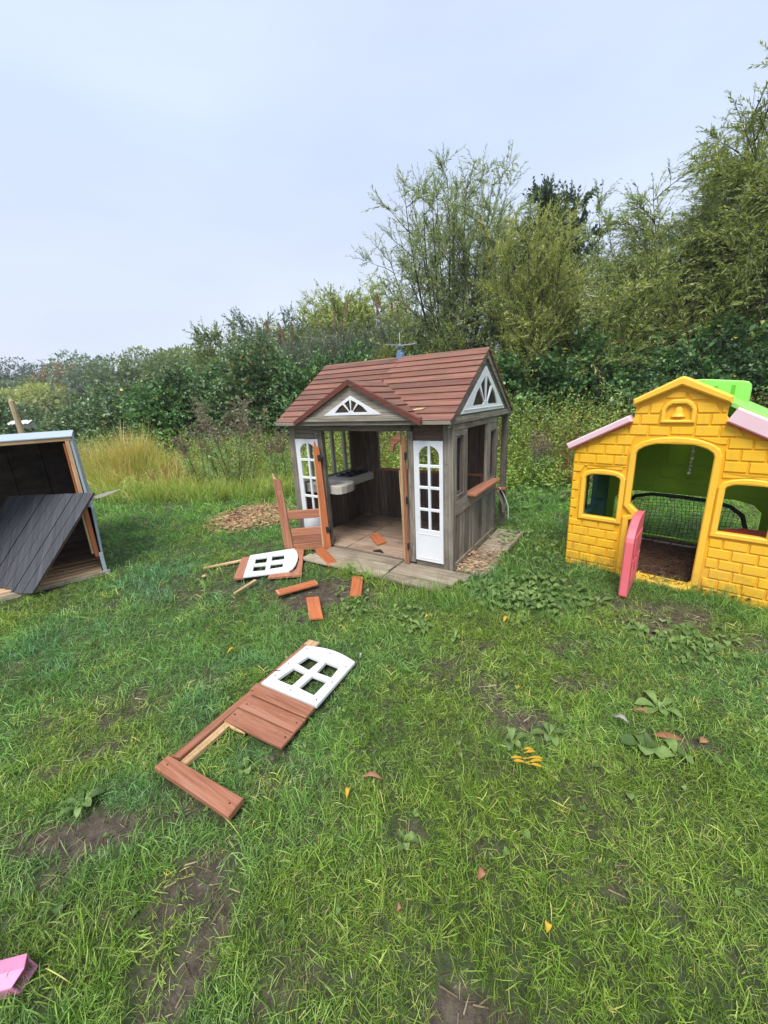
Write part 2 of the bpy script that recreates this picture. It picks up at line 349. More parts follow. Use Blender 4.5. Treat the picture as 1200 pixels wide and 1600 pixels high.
# ------------------------------------------------------------------ value noise for masks
class VN:
    def __init__(s, seed): s.g = np.random.default_rng(seed).random((64, 64))
    def __call__(s, x, y, sc):
        x = np.asarray(x)*sc+100.3; y = np.asarray(y)*sc+100.7; xi = np.floor(x).astype(int); yi = np.floor(y).astype(int); fx = x-xi; fy = y-yi
        fx = fx*fx*(3-2*fx); fy = fy*fy*(3-2*fy); g = s.g; a = lambda i, j: g[(xi+i) % 64, (yi+j) % 64]
        return a(0, 0)*(1-fx)*(1-fy)+a(1, 0)*fx*(1-fy)+a(0, 1)*(1-fx)*fy+a(1, 1)*fx*fy
    def f(s, x, y, sc): return (s(x, y, sc)+.5*s(x, y, sc*2.1)+.25*s(x, y, sc*4.3))/1.75
vn1, vn2, vn3, vn4 = VN(1), VN(2), VN(3), VN(4)
# bare muddy spots: x, y, radius x, radius y, angle
MUD = [(-1.10, 1.00, .19, .075, .1, .95), (-.63, .83, .09, .07, .5, .8), (-.55, .70, .05, .12, -.2, .9), (-.50, 2.66, .26, .17, .1, .95), (-.22, 2.66, .14, .10, 0, .7), (-.64, .60, .05, .10, .3, .7),
       (.30, 1.74, .13, .10, 0, .55), (.46, 1.52, .10, .14, 0, .6), (.54, 1.37, .13, .08, 0, .8), (1.75, 2.12, .26, .13, .2, .8), (1.62, 2.30, .14, .1, 0, .6), (1.95, 1.85, .14, .09, 0, .6),
       (1.15, 1.25, .12, .04, -.3, .8), (.155, .55, .09, .05, 0, .9), (.245, .88, .04, .03, 0, .6), (.9, 1.6, .12, .06, 0, .5), (-1.75, 1.15, .16, .06, .4, .5), (-.6, 2.35, .2, .08, 0, .35), (-.95, 1.75, .12, .06, .2, .5),
       (-.5, 1.15, .08, .05, 0, .6), (1.0, 1.9, .15, .07, 0, .45), (.05, .95, .06, .04, 0, .6), (-1.35, 1.28, .15, .05, .5, .5), (-.42, 1.78, .1, .06, 0, .3), (-.8, 1.05, .1, .05, 0, .55),(.62,.78,.06,.03,.5,.5),(-.3,.62,.08,.04,.3,.5),(.5,1.95,.1,.05,0,.5)]
def bare(x, y):
    m = np.zeros_like(x)
    wob = (vn1(x, y, 9)-.5)*.9+(vn2(x, y, 22)-.5)*.5
    for cx, cy, rx, ry, an, st in MUD:
        dx, dy = x-cx, y-cy; u = (dx*math.cos(an)+dy*math.sin(an))/rx; v = (-dx*math.sin(an)+dy*math.cos(an))/ry
        m = np.maximum(m, .97*st*np.clip(1.66-np.sqrt(u*u+v*v)-wob, 0, 1))
    th = np.clip((vn3.f(x, y, 2.7)-.52)*4, 0, 1)*.75*np.clip(vn4(x, y, 16)*2.4-.9, 0, 1)
    return np.maximum(m, th)
def hgt(x, y):
    return (vn1(x, y, 1.1)-.5)*.03+(vn2(x, y, 4)-.5)*.018-.02*bare(x, y)
# footprints that keep grass out: playhouse, yellow house, box, boards
HO, HY = (.536, 2.915), -.578
YO, YY = (1.500, 3.025), -.752
def tolocal(x, y, o, a):
    dx, dy = x-o[0], y-o[1]; return dx*math.cos(a)+dy*math.sin(a), -dx*math.sin(a)+dy*math.cos(a)
def inpoly(x, y, P):
    r = np.zeros(x.shape, bool); n = len(P)
    for i in range(n):
        (x0, y0), (x1, y1) = P[i], P[(i+1) % n]
        c = ((y0 > y) != (y1 > y)) & (x < (x1-x0)*(y-y0)/((y1-y0) if abs(y1-y0) > 1e-12 else 1e-12)+x0); r ^= c
    return r
HOLES = []                                   # openings in those boards, where grass shows
FLAT = []                                    # outlines of the boards that lie on the grass

# ------------------------------------------------------------------ the ground
def ground():
    xs = np.concatenate([-np.geomspace(400, 12, 16), np.linspace(-11, -4.1, 16), np.linspace(-4, 4.5, 240), np.linspace(4.7, 12, 16), np.geomspace(13, 400, 16)])
    ys = np.concatenate([-np.geomspace(60, 1.2, 8), np.linspace(-.8, .3, 6), np.linspace(.33, 6, 200), np.linspace(6.2, 14, 20), np.geomspace(15, 600, 24)])
    X, Y = np.meshgrid(xs, ys); n = (np.abs(X) < 12) & (Y < 14) & (Y > -1); Z = np.where(n, hgt(X, Y), 0)
    _u, _v = tolocal(X, Y, YO, YY)
    V = np.stack([X, Y, Z], -1).reshape(-1, 3); a, b = X.shape; i = np.arange(a*b).reshape(a, b)
    F = np.stack([i[:-1, :-1], i[:-1, 1:], i[1:, 1:], i[1:, :-1]], -1).reshape(-1, 4)
    o = npmesh('ground', V, F, 'lawn_soil', smooth=True); tag(o, 'grassy ground with worn muddy patches', kind='structure')
    at = o.data.attributes.new('bare', 'FLOAT', 'POINT'); at.data.foreach_set('value', bare(X, Y).astype(np.float32).ravel())
ground()

# ================================================================== the grey wooden playhouse
def playhouse():
    T = thing('playhouse', 'weathered grey wooden playhouse with a brown shingle roof and white arched side windows', 'playhouse', (HO[0], HO[1], 0), HY)
    B = lambda *a, **k: box(*a, **k)
    ZE, ZR = 1.225, 1.757; Y0, Y1, YM = -.10, 1.48, .69
    def wall(lbl, name='wall'):
        return lbl
    # ---- floor and deck
    fl = B('floor', -1.66, -.03, .02, 1.09, -.02, .032, 'wood_inside_x', T)
    y = .025; k = 0
    while y < 1.05:
        wd = .098
        for (a, b) in ((-1.60, -1.108), (-1.100, -.045)):
            B('plank', a+rnd.uniform(0, .004), b, y, y+wd-.006, .033, .047+rnd.uniform(-.003, .003), 'floor_tan_x', fl, b=.002, j=.004)
        y += wd; k += 1
    dk = B('deck', -1.30, .03, -.335, -.01, -.03, .012, 'wood_brown_x', T)
    for (a, b, y0, y1, dz) in ((-1.335, -.462, -.365, -.245, 0), (-1.30, -.47, -.238, -.125, .002), (-1.255, -.46, -.118, -.012, .003), (-.452, .055, -.37, -.255, -.004), (-.450, .10, -.247, -.13, 0), (-.455, .16, -.122, -.012, -.002)):
        B('plank', a, b, y0, y1, .014+dz, .036+dz, 'wood_pale_x', dk, b=.003, j=.008)
    y = .05
    for i in range(9):
        B('plank', .012, .262+rnd.uniform(-.012, .012), y, y+.118, .004, .028+rnd.uniform(-.004, .004), 'wood_pale_x', dk, b=.003, j=.012); y += .128
    B('edge_board', .268, .288, -.02, 1.20, -.03, .03, 'wood_brown_x', dk)
    # ---- posts
    B('post', -.078, .003, -.004, .046, .02, 1.195, 'wood_grey_z', T)
    B('post', -1.69, -1.61, -.004, .046, .02, 1.195, 'wood_grey_z', T)
    B('post', -.386, -.332, -.012, .035, .045, 1.148, 'wood_grey_z', T)
    B('post', -1.322, -1.266, -.012, .035, .045, 1.148, 'wood_grey_z', T)
    B('post', -.052, .006, 1.405, 1.465, .0, 1.20, 'wood_grey_z', T)
    B('post', -1.67, -1.61, 1.405, 1.465, .0, 1.20, 'wood_grey_z', T)
    B('beam', -1.69, .006, 1.41, 1.46, 1.165, 1.222, 'wood_grey_x', T)
    # ---- front wall
    fw = B('wall', -1.374, -.345, -.022, .036, 1.149, 1.196, 'wood_grey_x', T); fw['label'] = 'front wall around the open doorway'
    for (a, b) in ((-.331, -.079), (-1.609, -1.375)):
        for z0, z1 in ((1.077, 1.118), (1.120, 1.160), (1.162, 1.198)): B('siding_board', a, b, .002, .022, z0, z1, 'wood_brown_x' if a > -1 else 'wood_grey_x', fw, b=.002)
        B('siding_board', a, b if a > -1 else -1.323, .002, .022, .02, .070, 'wood_grey_x', fw, b=.002)
    B('siding_board', -1.374, -1.323, .006, .022, 1.077, 1.148, 'wood_grey_x', fw, b=.002)
    # white window panels
    for (x0, x1) in ((-.330, -.079), (-1.609, -1.323)):
        s = (x1-x0); a0, a1 = x0+s*.185, x1-s*.125; mc = (a0+a1)/2; bw = .011
        zz = [(.353, .512), (.535, .694), (.717, .868)]
        holes = []
        for z0, z1 in zz: holes += [[(a0, z0), (mc-bw, z0), (mc-bw, z1), (a0, z1)], [(mc+bw, z0), (a1, z0), (a1, z1), (mc+bw, z1)]]
        def q(sign):
            P = []; z0, zs, zt = .891, .955, 1.035; h = (a1-a0)/2
            for i in range(9):
                u = i/8*(1-bw/h); an = math.asin(u) if False else None
                P.append((mc+sign*(bw+(h-bw)*i/8), None))
            pts = [(mc+sign*bw, z0)]
            pts.append((mc+sign*h, z0))
            for i in range(9):
                an = math.pi/2*i/8; xx = h*math.cos(an)
                if xx < bw: xx = bw
                pts.append((mc+sign*xx, zs+(zt-zs)*math.sin(an)))
            return pts
        holes += [q(1), q(-1)]
        wp = plate('window_panel', [(x0, .073), (x1, .073), (x1, 1.074), (x0, 1.074)], holes, (0, .006, 0), (1, 0, 0), (0, 0, 1), .016, 'white_paint', T, bev=.003)
        wp['label'] = 'white panel with eight arched-top openings, right of the doorway' if x0 > -1 else 'white panel with eight arched-top openings, left of the doorway'
        plate('moulding', [(x0+.03, .10), (x1-.03, .10), (x1-.03, .315), (x0+.03, .315)], [[(x0+.036, .106), (x1-.036, .106), (x1-.036, .309), (x0+.036, .309)]], (0, -.0098, 0), (1, 0, 0), (0, 0, 1), .0025, 'white_paint', wp)
    # ---- right wall
    rw = B('wall', -.042, -.022, .05, 1.10, .035, .53, 'wood_inside_z', T); rw['label'] = 'right side wall with three openings'
    y = .05; pw = (1.06-.05)/9
    for i in range(9):
        B('plank', -.021, -.006+rnd.uniform(-.002, .002), y+.002, y+pw-.004, .075, .478, 'wood_grey_z', rw, b=.003); y += pw
    B('stile', -.021, .001, .452, .492, .072, .476, 'wood_grey_z', rw)
    B('rail', -.021, .002, .048, 1.066, .012, .073, 'wood_pale_y', rw)
    B('rail', -.021, .002, .048, 1.066, .480, .598, 'wood_grey_y', rw)
    for (a, b, z0, z1) in ((.048, .076, .600, 1.10), (.224, .304, .600, 1.10), (.804, .898, .600, 1.145), (1.062, 1.11, .02, 1.185)): B('stile', -.030, .001, a, b, z0, z1, 'wood_grey_z', rw)
    B('rail', -.021, .001, .077, .223, .600, .640, 'wood_grey_y', rw); B('rail', -.021, .0005, .899, 1.061, .600, .618, 'wood_grey_y', rw)
    y = .048
    for l_ in (.20, .17, .19, .21, .25): B('siding_board', -.021, .001, y, y+l_-.003, 1.146, 1.190, 'wood_grey_y', rw, b=.002); y += l_
    B('siding_board', -.021, .0005, .048, .302, 1.102, 1.144, 'wood_grey_y', rw, b=.002); B('siding_board', -.021, .0005, .899, 1.061, 1.072, 1.144, 'wood_grey_y', rw, b=.002)
    for (a, b, z0, z1) in ((.080, .220, .644, 1.098), (.902, 1.058, .622, 1.068)):
        wn = plate('window', [(a, z0), (b, z0), (b, z1), (a, z1)], [[(a+.014, z0+.014), (b-.014, z0+.014), (b-.014, z1-.014), (a+.014, z1-.014)]], (-.030, 0, 0), (0, 1, 0), (0, 0, 1), .016, 'wood_inside_z', rw)
        # fixed dark pane, a sub-part of the wall
        box('pane', -.036, -.031, a, b, z0, z1, 'dark_glass', rw, b=.001)
    sl = B('sill', -.03, .078, .305, .985, .583, .612, 'wood_red_y', T, b=.006); sl['label'] = 'worn red-brown window sill'
    # ---- back wall, left wall
    bw_ = B('wall', -1.39, -.043, 1.07, 1.085, .04, .60, 'wood_inside_x', T); bw_['label'] = 'back wall with a large opening'
    x = -1.606
    while x < -.07:
        wd = .112; z1 = 1.185 if (x+wd/2 < -1.38) else .598
        B('plank', x+.002, min(x+wd-.003, -.045), 1.058, 1.069, .045, z1, 'wood_inside_z', bw_, b=.002); x += wd
    B('panel', -1.606, -1.385, 1.07, 1.084, .60, 1.185, 'wood_inside_x', bw_)
    B('rail', -1.385, -.043, 1.050, 1.09, .600, .628, 'wood_red_x', bw_); B('rail', -1.385, -.043, 1.055, 1.085, 1.14, 1.19, 'wood_inside_x', bw_)
    B('panel', -.385, -.043, 1.07, 1.084, .63, 1.138, 'wood_inside_x', bw_); [B('plank', -.385+.112*q_, -.385+.112*q_+.108, 1.058, 1.069, .63, 1.138, 'wood_inside_z', bw_, b=.002) for q_ in range(3)]; B('stile', -1.405, -1.385, 1.05, 1.086, .62, 1.17, 'wood_inside_z', bw_)
    lw = B('wall', -1.64, -1.625, .047, 1.10, .03, .60, 'wood_inside_z', T); lw['label'] = 'left side wall with a slatted opening'
    y = .05
    for i in range(9): B('plank', -1.656+.0, -1.641, y+.002, y+.110, .035, .60, 'wood_grey_z', lw, b=.002); B('plank', -1.624, -1.612, y+.002, y+.110, .045, .598, 'wood_inside_z', lw, b=.002); y += .113
    B('rail', -1.655, -1.615, .047, 1.10, .602, .640, 'wood_grey_y', lw); B('rail', -1.65, -1.615, .047, 1.10, 1.105, 1.19, 'wood_inside_z', lw)
    for yy, wd in ((.20, .03), (.36, .03), (.545, .042), (.745, .048)): B('mullion', -1.648, -1.618, yy, yy+wd, .641, 1.104, 'cream', lw)
    B('panel', -1.645, -1.625, .87, 1.10, .641, 1.104, 'wood_inside_z', lw)
    # ---- toy kitchen counter along the left wall
    ct = thing('counter', None, None); ct.parent = T; del_me = ct
    P = [(-1.61, .06), (-1.20, .06), (-1.165, .09), (-1.15, .15), (-1.155, .26), (-1.19, .33), (-1.25, .365), (-1.305, .375), (-1.305, .84), (-1.61, .84)]
    c0 = plate('counter_top', P, [[(-1.50, .13), (-1.27, .13), (-1.235, .17), (-1.235, .25), (-1.27, .29), (-1.50, .29)]], (0, 0, .585), (1, 0, 0), (0, 1, 0), .04, 'cream', ct, bev=.006)
    plate('apron', P, [], (0, 0, .548), (1, 0, 0), (0, 1, 0), .036, 'cream', ct)
    plate('sink_bowl', [(-1.495, .135), (-1.272, .135), (-1.24, .172), (-1.24, .248), (-1.272, .285), (-1.495, .285)], [], (0, 0, .5845), (1, 0, 0), (0, 1, 0), .006, 'grey_plastic', ct)
    tube('drain', [(-1.36, .21, .591), (-1.36, .21, .598)], .03, 'black_plastic', ct, 12)
    B('hob', -1.545, -1.345, .47, .80, .626, .634, 'black_plastic', ct)
    for yy in (.54, .64, .73):
        for xx in (-1.50, -1.395): tube('burner', [(xx+.032*math.cos(a*math.pi/5), yy+.032*math.sin(a*math.pi/5), .640) for a in range(10)], .006, 'black_plastic', ct, 5, True)
    ct.name = 'counter'
    # ---- eaves trim, ceiling ties
    B('fascia', -1.735, .028, Y0-.016, Y0+.004, 1.203, 1.232, 'wood_grey_x', T)
    B('soffit', -1.72, .0, Y0+.005, .035, 1.206, 1.216, 'wood_inside_x', T)
    # ---- roof: overlapping shingle boards
    rf = plate('roof', [(-1.722, 0), (.026, 0), (.026, .9535), (-1.722, .9535)], [], (0, Y0, ZE-.014), (1, 0, 0), (0, YM-Y0, ZR-ZE), .008, 'wood_inside_x', T)
    rb = plate('roof_back', [(0, 0), (1.748, 0), (1.748, .9535), (0, .9535)], [], (.026, Y1, ZE-.014), (-1, 0, 0), (0, YM-Y1, ZR-ZE), .008, 'wood_inside_x', rf)
    sl_ = Vector((0, YM-Y0, ZR-ZE)); Ls = sl_.length; sl_.normalize(); nn = Vector((1, 0, 0)).cross(sl_)
    NR = 11; ex = Ls/NR
    cxm = -.826; zap = 1.539
    def shingle(x0, x1, i, back=False, xl2=None, xr2=None):
        s0, s1 = i*ex-.006, min((i+1)*ex+.018, Ls+.004); t = .012
        lift0, lift1 = .014, .0015
        pts = []
        xa2 = x0 if xl2 is None else xl2; xb2 = x1 if xr2 is None else xr2
        for (s, l) in ((s0, lift0), (s1, lift1)):
            for xx in ((x0, x1) if s == s0 else (xa2, xb2)):
                for h in (0, t): pts.append(Vector((xx, Y0, ZE))+sl_*s+nn*(l+h-.006)+Vector((0, 0, rnd.uniform(-.0012, .0012))))
        V = pts; F = [(0, 1, 3, 2), (4, 6, 7, 5), (0, 2, 6, 4), (1, 5, 7, 3), (0, 4, 5, 1), (2, 3, 7, 6)]
        if back:
            V = [Vector((v.x, 2*YM-v.y, v.z)) for v in V]; F = [f[::-1] for f in F]
        mesh('shingle', V, F, 'shingle_x', rf)
    def dorm_x(i_s):   # half width of dormer where main roof height equals dormer roof height
        z = ZE+(ZR-ZE)*(i_s/Ls); return max(0, (zap-z)/.5)
    for i in range(NR):
        xm = cxm-.01+(.05 if i % 2 else 0)+rnd.uniform(-.01, .01); L0, L1 = -1.734, .036
        w0, w1 = dorm_x(i*ex), dorm_x((i+1)*ex)
        if w0 > .02:
            shingle(L0, cxm-w0+.01, i, xr2=cxm-w1+.012); shingle(cxm+w0-.01, L1, i, xl2=cxm+w1-.012)
        else:
            shingle(L0, xm-.002, i); shingle(xm+.002, L1, i)
        shingle(L0, xm-.002, i, True); shingle(xm+.002, L1, i, True)
    mesh('ridge_cap', [(-1.734, YM-.012, ZR+.004), (.036, YM-.012, ZR+.004), (.036, YM, ZR+.016), (-1.734, YM, ZR+.016), (-1.734, YM+.012, ZR+.004), (.036, YM+.012, ZR+.004)], [(0, 1, 2, 3), (3, 2, 5, 4), (0, 4, 5, 1), (0, 3, 4), (1, 5, 2)], 'shingle_x', rf)
    # dormer over the doorway
    dm = mesh('dormer', [(cxm-.62, Y0-.022, 1.232), (cxm+.62, Y0-.022, 1.232), (cxm, Y0-.022, zap-.006), (cxm-.60, Y0-.008, 1.232), (cxm+.60, Y0-.008, 1.232), (cxm, Y0-.008, zap-.006)], [(0, 1, 2), (5, 4, 3), (0, 2, 5, 3), (2, 1, 4, 5), (0, 3, 4, 1)], 'wood_grey_x', T)
    m_ = (ZR-ZE)/(YM-Y0)
    for sgn in (-1, 1):
        nrow = 6; HW = .615
        for r in range(nrow):
            a0, a1 = HW*(1-r/nrow), HW*(1-(r+1)/nrow)-.015; a1 = max(a1, 0)
            V = []
            for (a, l) in ((a0, .012), (a1, .0)):
                z = zap-.5*a; ym = Y0+(z-ZE)/m_+.02
                for yy in (Y0-.024, max(ym, Y0)):
                    for h in (0, .012): V.append(Vector((cxm+sgn*(a+(.45*(l+h))), yy, z+.89*(l+h))))
            F = [(0, 1, 3, 2), (4, 6, 7, 5), (0, 2, 6, 4), (1, 5, 7, 3), (0, 4, 5, 1), (2, 3, 7, 6)]
            if sgn < 0: F = [f[::-1] for f in F]
            mesh('shingle', V, F, 'shingle_y', dm)
        V = []
        for a, z in ((0, zap+.022), (.635, zap-.5*.635+.022)):
            for (dy, dz) in ((-.052, 0), (-.024, 0), (-.024, -.043), (-.052, -.043)): V.append((cxm+sgn*(a+(.002 if a == 0 else 0)), Y0+dy+(.0 if sgn > 0 else .0015), z+dz))
        F = [(0, 1, 2, 3), (7, 6, 5, 4), (0, 4, 5, 1), (1, 5, 6, 2), (2, 6, 7, 3), (3, 7, 4, 0)]
        if sgn > 0: F = [f[::-1] for f in F]
        mesh('rake_board', V, F, 'rake_brown', dm)
    def sunburst(w, h, c, rim, nb=4, base=.02):
        """triangle with wedge holes fanning from the bottom centre"""
        holes = []; R_ = h
        Hin = lambda x: (h-rim*1.35)*(1-abs(x)/(w-rim*1.9))
        b = base
        edges = [math.pi*(i/nb) for i in range(nb+1)]
        for i in range(nb):
            a0, a1 = edges[i]+.085, edges[i+1]-.085
            pts = []
            for a in (a0, (a0+a1)/2, a1):
                lo, hi = 0, w
                for _ in range(30):
                    m = (lo+hi)/2; x, z = m*math.cos(a), m*math.sin(a)
                    if z+b < Hin(x)+.0 and z >= 0: lo = m
                    else: hi = m
                pts.append((lo*math.cos(a), lo*math.sin(a)+b))
            r0 = rim*.9
            inner = [(r0*math.cos(a)*1.6, r0*math.sin(a)*.9+b) for a in (a1, a0)]
            if i in (0, nb-1):
                k = 0 if i == 0 else 2
                pts[k] = (pts[k][0]*.93, b+.001)
            holes.append([(c+p[0], p[1]) for p in inner+pts])
        return [(c-w, 0), (c+w, 0), (c, h)], holes
    o_, h_ = sunburst(.288, .150, cxm, .020)
    sb = plate('sunburst_trim', o_, h_, (0, Y0-.022, 1.287), (1, 0, 0), (0, 0, 1), .010, 'white_paint', dm)
    plate('backing', [(cxm-.25, 0), (cxm+.25, 0), (cxm, .13)], [], (0, Y0-.0225, 1.291), (1, 0, 0), (0, 0, 1), .002, 'bark_dark', dm)  # dark sheet behind the holes, its colour standing for the shade inside
    B('board', cxm-.55, cxm+.55, Y0-.036, Y0-.0235, 1.236, 1.280, 'wood_grey_x', dm)
    # right and left gables
    for sx, lab in ((1, 'right'), (-1, 'left')):
        X = -.005 if sx > 0 else -1.69; e1 = (0, 1, 0) if sx > 0 else (0, -1, 0)
        yy = (lambda v: v) if sx > 0 else (lambda v: -v)
        tri = [(yy(Y0+.03), 0), (yy(Y1-.03), 0), (yy(YM), ZR-ZE-.03)]
        gb = plate('gable', tri, [], (X, 0, ZE-.006), e1, (0, 0, 1), .012, 'wood_grey_y', T); gb['label'] = lab+' gable of the roof'
        xo = X+.0125*sx
        B('board', *sorted((xo, xo+.014*sx)), Y0+.005, Y1-.005, 1.197, 1.246, 'wood_grey_y', gb)
        for d in (-1, 1):
            V = []
            x0, x1 = (xo+.0, xo+.016*sx)
            for (t, zoff) in ((0, 0), (1, 0)):
                ya = YM+d*(.79-.0)*t; za = ZR-.006-(ZR-ZE)*t*1.0
                for xx in (x0, x1):
                    for dz in (0, -.060): V.append((xx, ya if t else YM+d*.001, za+dz+(.022 if t else 0)))
            F = [(0, 1, 3, 2), (4, 6, 7, 5), (0, 4, 5, 1), (2, 3, 7, 6), (0, 2, 6, 4), (1, 5, 7, 3)]
            o = mesh('rake_board', V, F, 'wood_grey_y', gb)
            bm = bmesh.new(); bm.from_mesh(o.data); bmesh.ops.recalc_face_normals(bm, faces=bm.faces); bm.to_mesh(o.data); bm.free()
        if sx > 0:
            o_, h_ = sunburst(.555, .362, .672, .045, 4, .052)
            plate('sunburst_trim', o_, h_, (xo+.001, 0, 1.262), (0, 1, 0), (0, 0, 1), .013, 'white_paint', gb)
            plate('backing', [(.672-.48, 0), (.672+.48, 0), (.672, .315)], [], (xo, 0, 1.272), (0, 1, 0), (0, 0, 1), .003, 'bark_dark', gb)  # gable holes look onto this dark sheet; their shade is in its colour
            B('moulding', xo+.0145, xo+.021, .17, 1.17, 1.285, 1.294, 'white_paint', gb)
    # ---- broken left door leaf, swung outwards
    C_ = thing('door', None, None); C_.parent = T; C_['label'] = 'broken red-brown half door hanging outside the doorway'
    dl = math.hypot(.356, .245); C_.location = (-1.626, -.255, 0); C_.rotation_euler = (R(-1.2), R(-1.5), math.atan2(.245, .356))
    plate('stile', [(-.012, .01), (.068, .005), (.040, .700), (.032, .735), (.012, .730), (-.006, .765), (-.026, .775), (-.028, .72)], [], (0, -.012, 0), (1, 0, 0), (0, 0, 1), .022, 'wood_red_z', C_)
    box('rail', .060, .372, -.028, -.012, .335, .420, 'wood_red_x', C_)
    for z0, z1 in ((.012, .086), (.089, .164), (.167, .242)): box('panel_board', .070, .368, -.026, -.012, z0, z1, 'wood_red_x' if z1 < .2 else 'wood_red_x', C_)
    plate('stile', [(.365, .0), (.435, .0), (.428, .99), (.418, 1.0), (.408, .985), (.395, 1.045), (.386, 1.05), (.380, .95)], [], (0, -.012, 0), (1, 0, 0), (0, 0, 1), .024, 'wood_orange_z', C_)
    plate('splinter', [(.352, .02), (.364, .0), (.379, .96), (.374, 1.02)], [], (0, -.014, 0), (1, 0, 0), (0, 0, 1), .018, 'wood_raw_z', C_)
    plate('splinter', [(-.020, .738), (.012, .728), (-.012, .758), (-.022, .790), (-.030, .795)], [], (0, -.0345, 0), (1, 0, 0), (0, 0, 1), -.003 if False else .002, 'wood_raw_z', C_)
    tube('knot', [(.008+.013*math.cos(a), -.0355, .600+.016*math.sin(a)) for a in np.linspace(0, 6.28, 10)[:-1]], .0022, 'wood_raw_z', C_, 4, True)
    for zz in (.21, .90):
        h = box('hinge', .405, .452, -.046, -.036, zz-.028, zz+.028, 'black_plastic', C_)
        tube('hinge_pin', [(.443, -.050, zz-.035), (.443, -.050, zz+.035)], .009, 'black_plastic', C_, 8)
    # ---- splintered remains of the right door leaf
    D_ = thing('door', None, None); D_.parent = T; D_['label'] = 'splintered stile of the right door leaf'; D_.location = (-.40, -.030, 0); D_.rotation_euler = (0, 0, R(-12))
    box('stile', -.004, .026, -.02, .0, .035, 1.10, 'wood_red_z', D_)
    plate('splinter', [(-.022, .10), (-.006, .04), (-.0045, 1.05), (-.022, 1.06), (-.030, .86), (-.026, .76), (-.036, .66), (-.030, .45)], [], (0, .0, 0), (1, 0, 0), (0, 0, 1), .024, 'wood_raw_z', D_)
    plate('splinter', [(-.032, .50), (-.0305, .44), (-.0365, .67), (-.044, .80), (-.050, .84), (-.046, .70)], [], (0, -.004, 0), (1, 0, 0), (0, 0, 1), .014, 'wood_raw_z', D_)
    plate('rail_stub', [(-.105, .985), (-.088, .980), (-.070, 1.045), (.0, 1.085), (.0, 1.145), (-.03, 1.135), (-.105, 1.095)], [], (0, -.0245, 0), (1, 0, 0), (0, 0, 1), .018, 'wood_red_x', D_)
    for zz in (.20, .60, .96): box('hinge', .022, .040, -.030, -.012, zz-.03, zz+.03, 'black_plastic', D_)
    for x, z in ((-.05, 1.16), (-.05, .9), (-.05, .5), (-.05, .12), (-1.65, 1.16), (-1.65, .8), (-1.65, .3), (-.36, 1.10), (-.36, .7), (-.36, .2), (-1.29, 1.10), (-1.3, 1.175), (-.9, 1.175), (-.45, 1.175)):
        yq = -.024 if abs(z-1.175) < .001 else (-.0135 if x in (-.36, -1.29) else -.0055)
        tube('nail', [(x, yq, z), (x, yq-.001, z)], .0035, 'bark_dark', T, 6)
    for y, z in ((.12, .54), (.55, .54), (.95, .54), (.26, .9), (.26, .68), (.85, .9), (.85, .68), (.47, .2), (.47, .42), (1.08, .9), (1.08, .3), (.3, .04), (.8, .04)):
        tube('nail', [(.0015, y, z), (.0045, y, z)], .0035, 'bark_dark', T, 6)
    # bracket and cable on the rear porch post
    plate('bracket', [(-.04, .40), (.0, .40), (.065, .24), (.06, .17), (.035, .17), (.03, .25)], [], (-.03, 1.33, 0), (.9, .43, 0), (0, 0, 1), .025, 'wood_grey_z', T)
    box('ledge', -.10, .03, 1.34, 1.404, .405, .430, 'wood_red_y', T)
    tube('cable', [(-.03, 1.335, .44), (.0, 1.36, .38), (.035, 1.37, .30), (.06, 1.38, .22), (.062, 1.39, .10), (.055, 1.40, .03)], .006, 'cable_white', T, 5)
    return T
playhouse()
HM = Matrix.Translation((HO[0], HO[1], 0))@Matrix.Rotation(HY, 4, 'Z')
def roof_ornament():
    p = HM@Vector((-.826, .70, 1.770)); T = thing('weather_vane', 'blue and grey spinner with a thin mast on the roof ridge of the wooden playhouse', 'weather vane', p, HY)
    plate('mount', [(-.035, -.02), (.035, -.02), (.030, .03), (.022, .045), (.026, .060), (-.020, .060), (-.018, .045), (-.030, .03)], [], (0, .03, 0), (1, 0, 0), (0, 0, 1), .055, 'blue_metal', T, bev=.006)
    tube('pole', [(0, 0, .05), (0, 0, .215)], .004, 'grey_plastic', T, 6)
    tube('hub', [(0, 0, .085), (0, 0, .118)], .014, 'blue_metal', T, 10)
    for k in range(3):
        a = R(10+k*120); c, s = math.cos(a), math.sin(a)
        plate('arm', [(.01, -.006), (.115, -.004), (.155, -.018), (.160, .018), (.115, .006), (.01, .006)], [], (0, 0, .100), (c, s, .02), (-s, c, 0), .008, 'grey_plastic', T)
    return T
roof_ornament()
def chip_mesh(name, pts, size, mat, parent=None, z=.02, flat=.4, wf=.22):
    n = len(pts); a = NP.random(n)*6.28; L = size*(.5+NP.random(n)); W = L*wf*(.5+NP.random(n))
    d = np.stack([np.cos(a), np.sin(a), (NP.random(n)-.5)*flat], -1); s = np.stack([-np.sin(a), np.cos(a), (NP.random(n)-.5)*flat], -1)
    P = pts+np.array([0, 0, z])+np.stack([0*a, 0*a, NP.random(n)*.012], -1); up = np.array([0, 0, .003])
    V = np.stack([P-d*L[:, None]/2-s*W[:, None]/2, P+d*L[:, None]/2-s*W[:, None]/2*.6, P+d*L[:, None]/2+s*W[:, None]/2*.6+up, P-d*L[:, None]/2+s*W[:, None]/2+up], 1).reshape(-1, 3)
    F = np.arange(4*n).reshape(n, 4); return npmesh(name, V, F, mat, parent, lv=NP.random(n))

